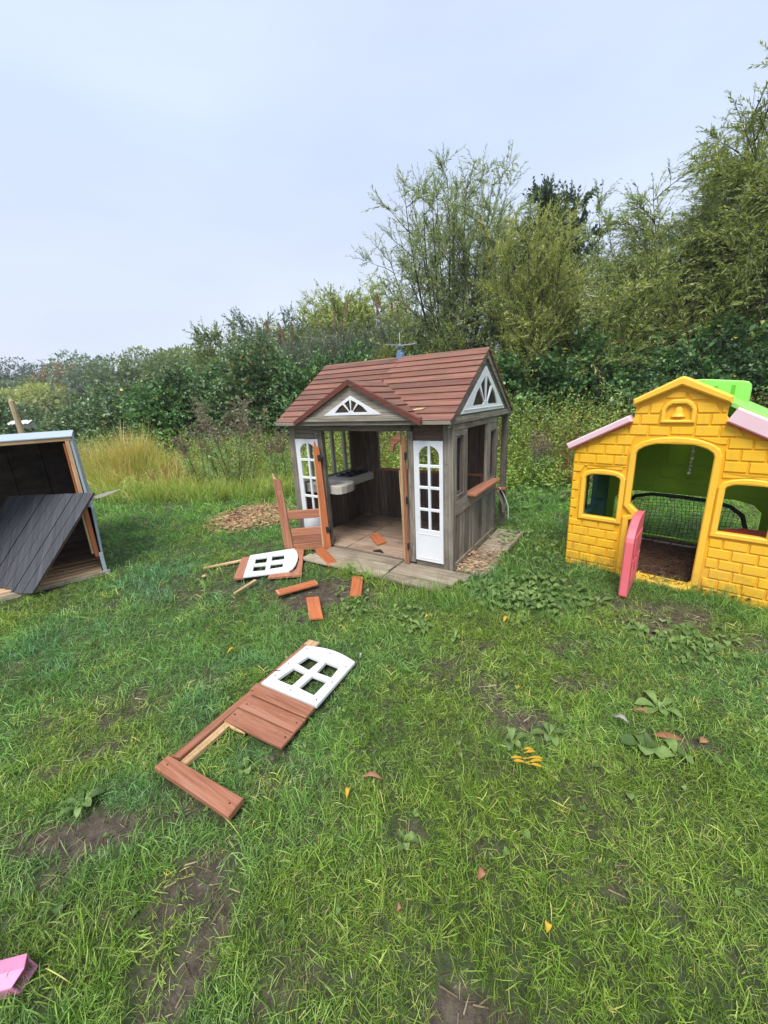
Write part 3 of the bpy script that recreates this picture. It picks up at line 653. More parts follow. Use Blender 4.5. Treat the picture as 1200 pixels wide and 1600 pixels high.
# loose things in and on the playhouse
def lboard(label, P, z, th, mat, name='broken_board', group='loose broken boards', world=False):
    """a flat board from its outline, given in world or playhouse coordinates"""
    if not world: P = [tuple((HM@Vector((x, y, 0)))[:2]) for x, y in P]
    c = (sum(p[0] for p in P)/len(P), sum(p[1] for p in P)/len(P)); q = [(x-c[0], y-c[1]) for x, y in P]
    a = sum(q[i][0]*q[(i+1) % len(q)][1]-q[(i+1) % len(q)][0]*q[i][1] for i in range(len(q)))
    if a < 0: q = q[::-1]
    T = thing(name, label, 'board', (c[0], c[1], z), 0, group)
    # rotate frame so that local y runs along the long side
    e = max(((Vector(q[i])-Vector(q[i-1])) for i in range(len(q))), key=lambda v: v.length).normalized()
    T.rotation_euler = (rnd.uniform(-.03, .03), rnd.uniform(-.03, .03), math.atan2(e.y, e.x))
    ql = [(p[0]*e.x+p[1]*e.y, -p[0]*e.y+p[1]*e.x) for p in q]
    plate('board_face', ql, [], (0, 0, 0), (1, 0, 0), (0, 1, 0), th, mat, T, bev=.002)
    return T
t = lboard('short orange board lying on the floor inside the wooden playhouse', [(-1.058, .353), (-1.025, .459), (-.805, .271), (-.842, .16)], .052, .012, 'wood_orange_x')
plate('raw_end', [(-.155, -.052), (-.146, -.052), (-.148, .052), (-.157, .052)], [], (0, 0, .0125), (1, 0, 0), (0, 1, 0), .001, 'wood_raw_y', t)
s1 = tube('wood_splinter', [HM@Vector(p) for p in ((-.70, .62, .06), (-.56, .55, .10), (-.47, .50, .16))], [.006, .010, .003], 'wood_raw_x'); tag(s1, 'pale wood splinter on the playhouse floor behind the right white panel', 'splinter')
s2 = tube('wood_splinter', [HM@Vector(p) for p in ((-.80, .025, .058), (-.74, .05, .062), (-.69, .03, .058))], [.005, .014, .004], 'bark_dark'); tag(s2, 'small dark twig lying on the playhouse doorstep', 'twig')
s3 = plate('wood_splinter', [(0, 0), (.075, .006), (.11, .022), (.05, .026), (.005, .016)], [], HM@Vector((-.33, -.02, 1.300)), HM.to_3x3()@Vector((1, .1, .05)), HM.to_3x3()@Vector((0, .83, .55)), .006, 'wood_raw_x'); tag(s3, 'pale splinter lying on the shingle roof right of the dormer', 'splinter')
# mulch and bits spilled on the right side of the deck
pts = np.array([HM@Vector((rnd.uniform(.0, .26), abs(rnd.gauss(.25, .2)), .018)) for _ in range(420)]); c = chip_mesh('wood_chips', pts, .028, 'wood_chip'); tag(c, 'wood chips spilled along the side deck of the wooden playhouse', 'wood chips', kind='stuff')

# ================================================================== boards and broken frames on the grass
def frame_long():
    o = (-.965, 1.23); a = math.atan2(.848, .530)       # local x runs up the long side, local y to the left of it
    T = thing('door_wreck', 'long broken wooden frame with three red boards and a white four-pane window on the lawn', 'broken frame', (o[0], o[1], .022), a)
    q = lambda P: [(s, -t) for s, t in P][::-1]
    pl = lambda name, P, z, th, mat, b=.003: plate(name, q(P), [], (0, 0, z), (1, 0, 0), (0, 1, 0), th, mat, T, bev=b)
    pl('stile', [(.052, .020), (.072, .058), (.475, .040), (.475, .006)], .004, .018, 'wood_red_x')
    pl('batten', [(.055, .064), (.062, .100), (.470, .078), (.470, .044)], -.008, .018, 'wood_raw_x')
    pl('bottom_rail', [(-.010, .022), (.050, .016), (.078, .436), (.008, .444)], .010, .024, 'wood_red_y')
    pl('plank', [(.286, .052), (.366, .046), (.384, .386), (.306, .390)], .006, .014, 'wood_red_y')
    pl('plank', [(.371, .043), (.449, .036), (.466, .380), (.389, .385)], .009, .014, 'wood_red_y')
    pl('plank', [(.476, .003), (.522, .000), (.537, .374), (.470, .378), (.455, .034), (.476, .032)], .012, .016, 'wood_red_y')
    pl('stile', [(.526, -.004), (.526, .024), (.86, .012), (.895, .008), (.895, -.024)], .002, .014, 'wood_red_x')
    pl('stile', [(.897, -.026), (.899, .052), (.950, .050), (.945, -.026)], .000, .018, 'wood_raw_x')
    pl('batten', [(.535, .026), (.535, .060), (.60, .060), (.66, .022)], .001, .012, 'wood_raw_x')
    outer = [(.528, .026), (.543, .378)]+[(.885, .355)]+[(.885+(.030*math.sin(math.pi*(i/8)))+( -.012)*(i/8), .355-(.355-.018)*i/8) for i in range(1, 8)]+[(.873, .018)]
    holes = [[(.727, .084), (.717, .176), (.803, .180), (.806, .094)], [(.722, .224), (.726, .318), (.810, .306), (.812, .216)], [(.585, .078), (.588, .180), (.690, .180), (.694, .092)], [(.592, .222), (.590, .322), (.694, .318), (.692, .222)]]
    pl('splinter', [(.286, .052), (.282, .09), (.274, .11), (.279, .16), (.286, .19)], .008, .008, 'wood_raw_y', 0)
    wp = plate('window_panel', q(outer), [q(h) for h in holes], (0, 0, .016), (1, 0, 0), (0, 1, 0), .018, 'white_plastic', T, bev=.003)
    for s, t in ((.85, .045), (.70, .045), (.60, .05), (.56, .20), (.57, .355), (.70, .345), (.83, .335), (.875, .19)): tube('screw', [(s, -t, .033), (s, -t, .0352)], .0042, 'black_plastic', T, 6)
    for s, t in ((.02, .06), (.04, .41), (.40, .07), (.33, .07), (.43, .36), (.35, .37), (.49, .36)): tube('screw', [(s, -t, .033 if s < .1 else .022), (s, -t, .0350 if s < .1 else .0245)], .0036, 'black_plastic', T, 6)
    tube('wire_loop', [(.56, -.03, .03), (.575, -.005, .045), (.60, .012, .03), (.62, -.02, .04), (.64, -.05, .034)], .0022, 'black_plastic', T, 4)
    M = Matrix.Translation((o[0], o[1], 0))@Matrix.Rotation(a, 4, 'Z')
    W = lambda P: [tuple((M@Vector((s, -t, 0)))[:2]) for s, t in P]
    for h in holes: HOLES.append(W(h))
    FLAT.append(W([(.04, .0), (.055, .11), (.29, .09), (.31, .39), (.53, .38), (.535, .0)])); FLAT.append(W([(-.02, .01), (.06, .01), (.085, .44), (.0, .45)])); FLAT.append(W([(.53, -.02), (.54, .38), (.89, .36), (.95, .05), (.95, -.03)]))
frame_long()
def frame_short():
    T = thing('window_wreck', 'broken white four-pane window with red boards, lying in the grass before the wooden playhouse', 'broken frame', (-1.184, 2.956, .024), 0)
    w = lambda P: [(x+1.184, y-2.956) for x, y in P]
    def pl(name, P, z, th, mat, holes=()):
        P = w(P); a = sum(P[i][0]*P[(i+1) % len(P)][1]-P[(i+1) % len(P)][0]*P[i][1] for i in range(len(P)))
        return plate(name, P if a > 0 else P[::-1], [w(h) for h in holes], (0, 0, z), (1, 0, 0), (0, 1, 0), th, mat, T, bev=.003)
    pl('stile', [(-1.351, 3.42), (-1.278, 3.422), (-1.189, 2.960), (-1.270, 2.966)], 0, .018, 'wood_red_y')
    pl('rail', [(-.905, 3.56), (-.896, 3.618), (-.805, 3.619), (-.706, 2.966), (-.984, 2.950), (-.98, 3.00), (-.80, 3.03), (-.778, 3.10), (-.792, 3.3), (-.85, 3.50)], -.004, .02, 'wood_red_y')
    outer = [(-1.276, 3.424), (-.890, 3.550), (-.842, 3.46), (-.812, 3.36), (-.795, 3.25), (-.792, 3.15), (-.80, 3.07), (-.823, 3.028), (-1.185, 2.956)]
    holes = [[(-1.195, 3.340), (-1.092, 3.362), (-1.073, 3.232), (-1.168, 3.216)], [(-1.055, 3.385), (-.948, 3.402), (-.924, 3.288), (-1.032, 3.265)], [(-1.162, 3.170), (-1.057, 3.182), (-1.034, 3.060), (-1.136, 3.052)], [(-1.016, 3.189), (-.912, 3.208), (-.898, 3.114), (-1.0, 3.085)]]
    pl('window_panel', outer, .014, .016, 'white_plastic', holes); HOLES.extend(holes)
    FLAT.append([(-1.36, 3.43), (-.80, 3.63), (-.70, 2.96), (-1.28, 2.94)])
frame_short()
def gb(label, P, mat='wood_orange_x', z=.024, th=.014, ends=True, name='broken_board'):
    t = lboard(label, P, z, th, mat, name=name, world=True); FLAT.append(P); return t
def pale_end(t, L, W, s=1): plate('raw_end', [(s*L/2-.008, -W/2), (s*L/2-.0005, -W/2), (s*L/2-.0005, W/2), (s*L/2-.008, W/2)], [], (0, 0, .0142), (1, 0, 0), (0, 1, 0), .001, 'wood_raw_y', t)
t = gb('orange board with pale ends lying across the bare soil', [(-.864, 2.717), (-.587, 2.859), (-.542, 2.780), (-.820, 2.640)]); pale_end(t, .30, .08); pale_end(t, .30, .08, -1)
t = gb('orange board lying on the grass closest to the camera side, below the bare soil', [(-.601, 2.577), (-.508, 2.581), (-.434, 2.280), (-.524, 2.278)]); t['label'] = 'orange board lying on the grass just below the bare soil patch'
t = gb('orange board standing out of the grass under the dock leaf', [(-.282, 2.890), (-.193, 2.885), (-.197, 2.557), (-.279, 2.570)]); t['label'] = 'orange board lying in the grass just below the large dock leaf'
t = gb('orange board', [(-.676, 3.479), (-.602, 3.534), (-.427, 3.190), (-.503, 3.127)], z=.034); t['label'] = 'orange board tilted against the left end of the playhouse deck'
t.rotation_euler.y += .05
gb('long pale wood sliver pointing left from the broken window', [(-1.632, 3.222), (-1.631, 3.236), (-1.338, 3.378), (-1.334, 3.340)], 'wood_raw_x', name='wood_sliver')
gb('short pale wood sliver beside the broken window on the grass', [(-1.178, 2.700), (-1.160, 2.698), (-1.062, 2.918), (-1.090, 2.935)], 'wood_raw_x', name='wood_sliver')

# ================================================================== the yellow plastic playhouse
YM_ = Matrix.Translation((YO[0], YO[1], 0))@Matrix.Rotation(YY, 4, 'Z')
def yellow_house():
    T = thing('plastic_playhouse', 'yellow plastic playhouse moulded with bricks, pink roof edges and a bell over the arched doorway', 'playhouse', (YO[0], YO[1], 0), YY)
    C, DEP = .620, 1.05
    g0, g1 = C-.245, C+.245; WD = 1.26
    roof = lambda x: .957+.545*min(x, WD-x)          # wall top under the pink roof edges
    dx0, dx1 = .412, .845; 
    def arch(x0, x1, z0, zs, zt, n=8): return arc_top(x0, x1, z0, zs, zt, n)
    win1 = arch(.100, .340, .440, .745, .785); win2 = arch(.920, .920+.240, .455, .748, .790)
    doorh = [(dx0, .02), (dx1-.04, -.0), (dx1, .05)]+arch(dx0, dx1, 0, .945, 1.030, 10)[2:]
    # shoulder that narrows the doorway over the half door
    doorh = [(dx0+.002, .045), (dx1-.055, .012), (dx1-.003, .075), (dx1, .945)]+[( (dx0+dx1)/2+(dx1-dx0)/2*math.cos(math.pi*i/10), .945+.085*math.sin(math.pi*i/10)) for i in range(1, 10)]+[(dx0, .945), (dx0, .575), (dx0+.064, .515), (dx0+.066, .485), (dx0+.004, .455)]
    outer = [(0, -.03), (WD, -.03), (WD, roof(WD)), (g1, roof(g1)), (g1, 1.282), (C, 1.405), (g0, 1.282), (g0, roof(g0)), (0, roof(0))]
    fw = plate('wall', outer, [win1, win2, doorh], (0, .045, 0), (1, 0, 0), (0, 0, 1), .040, 'yellow_plastic', T, bev=.004); fw['label'] = 'yellow front wall moulded with bricks'
    def ring(name, P, wd, th, mat='yellow_trim', par=fw, y=.004):
        ctr = (sum(p[0] for p in P)/len(P), sum(p[1] for p in P)/len(P)); a = sum(P[i][0]*P[(i+1) % len(P)][1]-P[(i+1) % len(P)][0]*P[i][1] for i in range(len(P)))
        P = P if a > 0 else P[::-1]; O = []; I = []
        for i in range(len(P)):
            A_, B_, C_ = Vector(P[i-1]), Vector(P[i]), Vector(P[(i+1) % len(P)])
            d1 = (B_-A_).normalized(); d2 = (C_-B_).normalized(); n = (Vector((d1.y, -d1.x))+Vector((d2.y, -d2.x))); n = n/max(.5, n.length_squared/2)
            O.append(tuple(B_+n*wd)); I.append(tuple(B_-n*.004))
        return plate(name, O, [I], (0, y, 0), (1, 0, 0), (0, 0, 1), th, mat, par, bev=.007)
    ring('window_frame', win1, .030, .018); ring('window_frame', win2, .032, .018); ring('door_frame', doorh, .036, .020)
    # bricks
    pitch = .0725; nrow = 19
    def frame_iv(z, rects):
        r = []
        for (x0, x1, z0, zs, zt) in rects:
            if z < z0 or z > zt: continue
            if z > zs:
                k = math.sqrt(max(0, 1-((z-zs)/(zt-zs))**2)); c = (x0+x1)/2; h = (x1-x0)/2*k; r.append((c-h, c+h))
            else: r.append((x0, x1))
        return r
    rects = [(.060, .380, .398, .765, .825), (.878, 1.202, .412, .768, .832), (.368, .890, -.1, .965, 1.076), (.525, .715, 1.132, 1.245, 1.315)]
    for r in range(nrow):
        z0, z1 = r*pitch-.012, r*pitch-.012+pitch-.011
        def spans(z):
            if z > 1.262: lo, hi = C-(1.388-z)*1.84+.012, C+(1.388-z)*1.84-.012
            elif z > roof(g0): lo, hi = g0+.006, g1-.006
            else:
                lo = max(.006, (z-.957)/.545+.006); hi = WD-lo
            S = [(lo, hi)]
            for a, b in frame_iv(z, rects):
                S2 = []
                for s, e in S:
                    if a-.006 > s: S2.append((s, min(e, a-.006)))
                    if b+.006 < e: S2.append((max(s, b+.006), e))
                S = [q for q in S2 if q[1]-q[0] > .002]
            return S
        zc = (z0+z1)/2
        x = -.08+(.062 if r % 2 else 0)+rnd.uniform(-.01, .01)
        Sm = spans(zc)
        while x < WD:
            wbr = rnd.choice((.122, .128, .118)); a, b = x, x+wbr-.010; x += wbr
            for s, e in Sm:
                l, h = max(a, s), min(b, e)
                if h-l < .018: continue
                # trim bottom and top edges to the curved or sloping outline
                def lim(SS, l, h):
                    for s2, e2 in SS:
                        if s2 < (l+h)/2 < e2: return max(l if l > s+.001 else s2, s2), min(h if h < e-.001 else e2, e2)
                    return None
                good = []
                for kz in range(9):
                    zz_ = z0+(z1-z0)*kz/8; q_ = lim(spans(zz_), l, h)
                    if q_ and q_[1]-q_[0] > .55*(h-l): good.append((zz_, q_))
                if len(good) < 3: continue
                (za, q0), (zb, q1) = good[0], good[-1]
                P = [(q0[0], za), (q0[1], za), (q1[1], zb), (q1[0], zb)]
                i_ = .003; th = .0072; V = []
                cx = sum(p[0] for p in P)/4; cz = (za+zb)/2
                for p in P: V.append((p[0], .0045, p[1]))
                for p in P: V.append((p[0]+(.0015 if p[0] < cx else -.0015), .0045-th*.7, p[1]+(.0015 if p[1] < cz else -.0015)))
                for p in P: V.append((p[0]+(i_ if p[0] < cx else -i_)*min(1, abs(p[0]-cx)/.01), .0045-th, p[1]+(i_ if p[1] < cz else -i_)))
                F = [(8, 9, 10, 11)]+[(k, (k+1) % 4, 4+(k+1) % 4, 4+k) for k in range(4)]+[(4+k, 4+(k+1) % 4, 8+(k+1) % 4, 8+k) for k in range(4)]
                mesh('brick', V, F, 'yellow_brick', fw)
    # capping of the raised gable
    cap = [(g0-.012, 1.272), (C, 1.392), (g1+.012, 1.272), (g1+.014, 1.315), (C+.02, 1.440), (C, 1.447), (C-.02, 1.440), (g0-.014, 1.315)]
    plate('gable_cap', cap[::1], [], (0, .075, 0), (1, 0, 0), (0, 0, 1), .115, 'yellow_trim', T, bev=.010)
    # bell emblem
    bell_o = [(.527, 1.155), (.713, 1.155), (.713, 1.245), (.690, 1.285), (.655, 1.306), (.585, 1.306), (.550, 1.285), (.527, 1.245)]
    bell_i = [(.552, 1.176), (.688, 1.176), (.688, 1.238), (.672, 1.264), (.648, 1.278), (.592, 1.278), (.568, 1.264), (.552, 1.238)]
    bp = plate('bell_plaque', bell_o, [bell_i], (0, .004, 0), (1, 0, 0), (0, 0, 1), .020, 'yellow_trim', T, bev=.007)
    prof = [(.0, 1.262), (.010, 1.261), (.018, 1.252), (.021, 1.225), (.028, 1.207), (.040, 1.199), (.040, 1.195), (.0, 1.195)]
    V = []; F = []; ns = 9
    for i, (r, z) in enumerate(prof):
        for k in range(ns):
            a = math.pi*k/(ns-1); V.append((.620+r*math.cos(a), .004-r*.55*math.sin(a), z))
    for i in range(len(prof)-1):
        for k in range(ns-1): F.append((i*ns+k, (i+1)*ns+k, (i+1)*ns+k+1, i*ns+k+1))
    mesh('bell', V, F, 'yellow_trim', bp, True); tube('clapper', [(.620, -.004, 1.196), (.620, -.004, 1.184)], .007, 'yellow_trim', bp, 8)
    # pink roof edges
    def edge(xa, za, xb, zb, h, name='roof_edge'):
        d = Vector((xb-xa, 0, zb-za)).normalized(); n = Vector((-d.z, 0, d.x)); n = n if n.z > 0 else -n
        P = [Vector((xa, 0, za)), Vector((xb, 0, zb)), Vector((xb, 0, zb))+n*h, Vector((xa, 0, za))+n*h]
        P = [(p.x, p.z) for p in P]
        if xb < xa: P = P[::-1]
        o = plate(name, P, [], (0, .05, 0), (1, 0, 0), (0, 0, 1), .098, 'pink_faded', T, bev=.008)
        L_ = [(p[0], p[1]) for p in ((xa, za-.010), (xb, zb-.010), (xb, zb+.001), (xa, za+.001))]
        if xb < xa: L_ = L_[::-1]
        plate('lip', L_, [], (0, .05, 0), (1, 0, 0), (0, 0, 1), .088, 'red_plastic', o, bev=.003); return o
    edge(-.030, .957, g0-.004, 1.168, .047)['label'] = 'pink edge of the left roof slope'
    edge(WD+.05, .945, g1+.004, 1.168, .092)['label'] = 'broad faded pink edge of the right roof slope'
    # roof slabs, other walls
    for sgn in (-1, 1):
        xa, za = (C-.03, 1.255) if sgn < 0 else (C+.03, 1.255); xb = C+sgn*(.70 if sgn > 0 else .645); zb = za-.535*abs(xb-xa)
        d = Vector((xb-xa, 0, zb-za)); L_ = d.length; d.normalize()
        if sgn < 0: o = plate('roof', [(0, 0), (DEP, 0), (DEP, L_), (0, L_)], [], (xa, .052, za-.03), (0, 1, 0), tuple(d), .03, 'green_light', T, bev=.004)
        else: o = plate('roof', [(0, 0), (L_, 0), (L_, DEP), (0, DEP)], [], (xa, .052, za+.118), tuple(d), (0, 1, 0), .028, 'green_light', T, bev=.004)
        o['label'] = ('left' if sgn < 0 else 'right')+' green roof slope'
        for k in range(3):
            y = .2+k*.33; n = Vector((-d.z, 0, d.x)); n = n if n.z > 0 else -n; a = Vector((xa, y, za))+d*.1+n*.034; 
            tube('rib', [a, a+d*(L_-.2)], .018, 'green_light', o, 6)
    # upright green lattice piece over the back of the roof
    bp2 = plate('back_board', [(.50, 1.10), (.945, 1.06), (.948, 1.34), (.942, 1.375), (.925, 1.396), (.895, 1.403), (.68, 1.428), (.50, 1.430)], [], (0, .74, 0), (1, 0, 0), (0, 0, 1), .045, 'green_light', T, bev=.010)
    for x in (.735, .835): box('slot', x, x+.024, .6935, .6965, 1.29, 1.375, 'green_dark', bp2, b=.001)
    # back wall with a low wide opening; moulded panels
    bo = [(.06, -.03), (.36, -.03), (.36, .02), (.36, .02)]
    arch2 = [(.10, .03), (1.16, .03), (1.16, .36), (1.10, .42), (.98, .45), (.28, .45), (.16, .42), (.10, .36)]
    bw = plate('wall', [(0, -.03), (WD, -.03), (WD, .96), (C, 1.24), (0, .96)], [arch2], (0, DEP+.04, 0), (1, 0, 0), (0, 0, 1), .04, 'green_plastic', T); bw['label'] = 'green back wall moulded with panels and a low opening'
    for (a, b, z0, z1) in ((.08, .44, .70, .92), (.48, .80, .72, 1.02), (.84, 1.18, .62, .88), (.08, .40, .50, .66), (.44, .56, .60, .66), (.60, .80, .56, .68), (.84, 1.18, .48, .58)):
        box('moulded_panel', a, b, DEP-.010, DEP-.002, z0, z1, 'green_plastic', bw, b=.006)
    for i in range(3): tube('moulded_ring', [(.64+.045*i+.018*math.cos(a), DEP-.012, .62+.024*math.sin(a)) for a in np.linspace(0, 6.28, 13)[:-1]], .004, 'green_plastic', bw, 5, True)
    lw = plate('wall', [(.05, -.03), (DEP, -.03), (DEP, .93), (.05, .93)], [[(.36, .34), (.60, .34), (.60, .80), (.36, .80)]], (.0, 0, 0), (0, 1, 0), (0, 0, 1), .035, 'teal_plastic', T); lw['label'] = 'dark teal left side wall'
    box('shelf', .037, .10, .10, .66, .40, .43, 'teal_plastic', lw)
    rw = plate('wall', [(.05, -.03), (DEP, -.03), (DEP, .93), (.05, .93)], [[(.35, .46), (.70, .46), (.70, .80), (.35, .80)]], (WD-.035, 0, 0), (0, 1, 0), (0, 0, 1), .035, 'green_plastic', T); rw['label'] = 'green right side wall'
    pt = plate('table', [(.915, .10), (1.22, .10), (1.22, .36), (1.05, .36), (.95, .27)], [], (0, 0, .385), (1, 0, 0), (0, 1, 0), .022, 'red_plastic', T, bev=.004); pt['label'] = 'small red moulded table'
    # door sill
    plate('threshold', [(dx0-.02, -.012), (dx0+.01, -.055), (dx1-.045, -.060), (dx1+.03, .0), (dx1+.03, .06), (dx0-.02, .06)], [], (0, 0, -.02), (1, 0, 0), (0, 1, 0), .062, 'yellow_trim', T, bev=.012)
    # pink half door, swung open towards the lawn
    D_ = thing('door', None, None); D_.parent = T; D_.location = (.497, -.035, .0); D_['label'] = 'pink half door standing open'; D_.rotation_euler = (0, 0, R(-88))
    prof = [(0, .045), (.36, .020), (.366, .03), (.366, .415), (.355, .445), (.31, .495), (.24, .532), (.16, .550), (.05, .550), (0, .545)]
    dp = plate('door_panel', prof, [], (0, .024, 0), (1, 0, 0), (0, 0, 1), .05, 'pink_plastic', D_, bev=.008)
    for sy, yy in ((1, .0255), (-1, -.0305)):
        for (a, b, z0, z1) in ((.05, .16, .12, .27), (.20, .31, .12, .27), (.05, .31, .31, .44)): box('moulding', a, b, yy, yy+.005, z0, z1, 'pink_plastic', D_, b=.002)
    plate('moulding', [(.09, .335), (.13, .325), (.16, .36), (.20, .325), (.24, .335), (.25, .38), (.21, .42), (.16, .40), (.11, .42), (.08, .38)], [], (0, .031, 0), (1, 0, 0), (0, 0, 1), -.0, 'pink_faded', D_) if False else None
    box('foot', .330, .358, -.024, .022, .012, .034, 'red_plastic', D_)
    return T
yellow_house()
def yellow_inside():
    # bare brown litter on the ground inside
    P = [YM_@Vector((x, y, 0)) for x, y in ((.04, .05), (1.22, .05), (1.22, 1.0), (.04, 1.0))]
    n = 18; V = []; F = []
    for j in range(n+1):
        for i in range(n+1):
            p = YM_@Vector((.045+1.17*i/n, .052+.95*j/n, 0)); V.append((p.x, p.y, .020+.012*rnd.random()))
    F = [(j*(n+1)+i, j*(n+1)+i+1, (j+1)*(n+1)+i+1, (j+1)*(n+1)+i) for j in range(n) for i in range(n)]
    o = mesh('litter_floor', V, F, 'mulch', None, True); tag(o, 'brown leaf litter covering the ground inside the yellow playhouse', kind='structure')
    pts = np.array([YM_@Vector((rnd.uniform(.06, 1.2), rnd.uniform(-.02, .98), .02)) for _ in range(1500)]); c = chip_mesh('wood_chips', pts, .03, 'wood_chip', z=.012); tag(c, 'chips and dead stalks on the floor of the yellow playhouse', 'wood chips', kind='stuff')
    c.data.materials[0] = MATS['leaf_fallen_brown'] if False else MATS['mulch']
yellow_inside()
def goal():
    T = thing('football_goal', 'small pop-up football goal with a black rim and net inside the yellow playhouse', 'goal', (YO[0], YO[1], 0), YY)
    y = .90; fr = [(.215, .03), (.215, .24), (.235, .36), (.30, .43), (.42, .462), (.62, .462), (.82, .452), (.96, .425), (1.045, .36), (1.080, .25), (1.085, .03)]
    tube('frame', [(x, y, z) for x, z in fr], .017, 'black_plastic', T, 8); tube('bottom_bar', [(.215, y, .03), (.65, y-.01, .028), (1.085, y, .03)], .008, 'cable_white', T, 6)
    V = []; F = []
    def ztop(x): return np.interp(x, [p[0] for p in fr], [p[1] for p in fr])
    sag = lambda x, t: .07*math.sin(math.pi*t)*math.sin(math.pi*(x-.215)/.87)+.012*math.sin(x*23+t*4)
    for i in range(31):
        x = .225+i*.0283; zt = float(ztop(x)); P = [(x+.010*math.sin(t*5+x*9), y+sag(x, t), .03+(zt-.03)*t) for t in np.linspace(0, 1, 9)]; tube_vf(P, .0017, 3, False, V, F)
    for j in range(1, 16):
        z = .03+j*.0272
        xs = [x for x in np.linspace(.22, 1.08, 25) if ztop(x) > z]
        if len(xs) < 3: continue
        P = [(x, y+sag(x, min(1, (z-.03)/max(.05, float(ztop(x))-.03))), z+.008*math.sin(x*11+j)) for x in xs]; tube_vf(P, .0017, 3, False, V, F)
    n = mesh('net', V, F, 'black_plastic', T); n['kind'] = 'stuff'
goal()
def chime():
    T = thing('hanging_chain', 'string of silvery beads hanging in the doorway of the yellow playhouse', 'chain', YM_@Vector((.712, .22, 1.02)), YY)
    tube('string', [(0, 0, .02), (.002, 0, -.10), (-.002, 0, -.24)], .0015, 'cable_white', T, 4)
    for i in range(9):
        bm = bmesh.new(); bmesh.ops.create_icosphere(bm, subdivisions=1, radius=.008 if i % 2 else .012)
        me = bpy.data.meshes.new('bead'); bm.to_mesh(me); bm.free(); me.materials.append(MATS['cable_white' if i % 3 else 'grey_plastic']); o = bpy.data.objects.new('bead', me); COL.objects.link(o); o.parent = T; o.location = (rnd.uniform(-.003, .003), 0, -.02-i*.026)
chime()

# ================================================================== the open grey-blue box on the left
def crate():
    A = Vector((-2.552, 3.302, 0)); e1 = Vector((-.816, -.578, 0)).normalized(); yaw = math.atan2(e1.y, e1.x)
    # local x runs left along the front, local y towards the camera; so depth is -y
    yaw2 = yaw
    T = thing('storage_box', 'large grey-blue painted wooden box lying open towards the lawn, dark inside', 'box', A, yaw2)
    W_, D_, H_ = 1.55, 1.5, 1.235
    n = Vector((-e1.y, e1.x, 0))                       # local +y in world
    s = 1 if n.y > 0 else -1                          # +1: local +y points away from the camera
    Y = lambda d: s*d
    def bx(name, x0, x1, d0, d1, z0, z1, mat, par=T, b=.003): return box(name, x0, x1, *sorted((Y(d0), Y(d1))), z0, z1, mat, par, b)
    # right wall: two bowed sheets
    side = bx('side_wall', -.006, .014, 0, D_, .62, 1.20, 'grey_blue_paint'); side['label'] = 'right side, grey-blue outside'
    for v in side.data.vertices: v.co.x += .035*abs(v.co.y)/D_-.008*(v.co.z < .7)
    low = bx('side_wall', -.004, .014, .02, D_, .02, .605, 'grey_blue_paint')
    for v in low.data.vertices: v.co.x += .035*abs(v.co.y)/D_-.022*(v.co.z > .3)
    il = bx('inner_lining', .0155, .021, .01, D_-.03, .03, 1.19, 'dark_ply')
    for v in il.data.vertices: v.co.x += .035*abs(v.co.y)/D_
    top = bx('top', -.012, W_, -.012, D_, 1.222, H_, 'grey_blue_paint')
    for v in top.data.vertices: v.co.x += .035*abs(v.co.y)/D_*(v.co.x < .5)
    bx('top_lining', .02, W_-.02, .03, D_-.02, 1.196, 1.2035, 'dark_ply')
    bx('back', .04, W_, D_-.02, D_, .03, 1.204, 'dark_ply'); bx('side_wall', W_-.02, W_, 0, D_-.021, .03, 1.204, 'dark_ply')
    for x in (.35, .62, .9, 1.2): bx('batten', x, x+.05, D_-.045, D_-.021, .06, 1.19, 'dark_ply')
    # raw timber round the opening
    bx('edge_batten', .0, W_, -.006, .022, 1.194, 1.2215, 'wood_raw_x')
    bx('edge_batten', .015, .045, -.006, .024, .70, 1.193, 'wood_raw_z'); bx('edge_batten', .047, .062, .006, .026, .74, 1.177, 'wood_orange_z')
    bx('edge_batten', .018, .050, -.002, .028, .17, .655, 'wood_orange_z'); bx('edge_batten', .052, .070, .010, .03, .20, .66, 'wood_raw_z')
    bx('latch', -.01, .02, -.02, .0, .0, .205, 'grey_blue_paint')
    bx('foot', -.03, .05, -.030, .010, -.01, .03, 'grey_plastic')
    # ribbed floor boards
    d = .0; k = 0
    while d < .40:
        bx('floor_board', .03, W_-.02, d, d+.043, .008, .046+(k % 2)*.004, 'wood_raw_x', b=.004); d += .05; k += 1
    d = .41
    while d < D_-.08: bx('floor_board', .03, W_-.02, d, d+.095, .004, .036, 'floor_tan_x', b=.003); d += .1
    bx('edge_board', .0, W_, -.034, -.008, -.02, .028, 'wood_pale_x')
    o = T
    # straw inside
    M = Matrix.Translation(A)@Matrix.Rotation(yaw2, 4, 'Z')
    for x, dd, a, L, hh, lab in ((.36, .12, 1.2, .16, .10, 'long dry straw arching up from the floor boards of the open box'), (.20, .16, .3, .12, .02, 'short straw lying flat on the boards near the right side of the open box'), (.42, .45, 2.4, .15, .03, 'straw lying deep inside the open box behind the black panel')):
        P = [M@Vector((x+L*t*math.cos(a), Y(dd)+L*t*math.sin(a), .054+hh*math.sin(t*3.1))) for t in (0, .2, .4, .6, .8, 1)]
        tag(tube('straw', P, .0028, 'wood_raw_x', None, 4), lab, 'straw')
    return M, Y
CM, CY = crate()
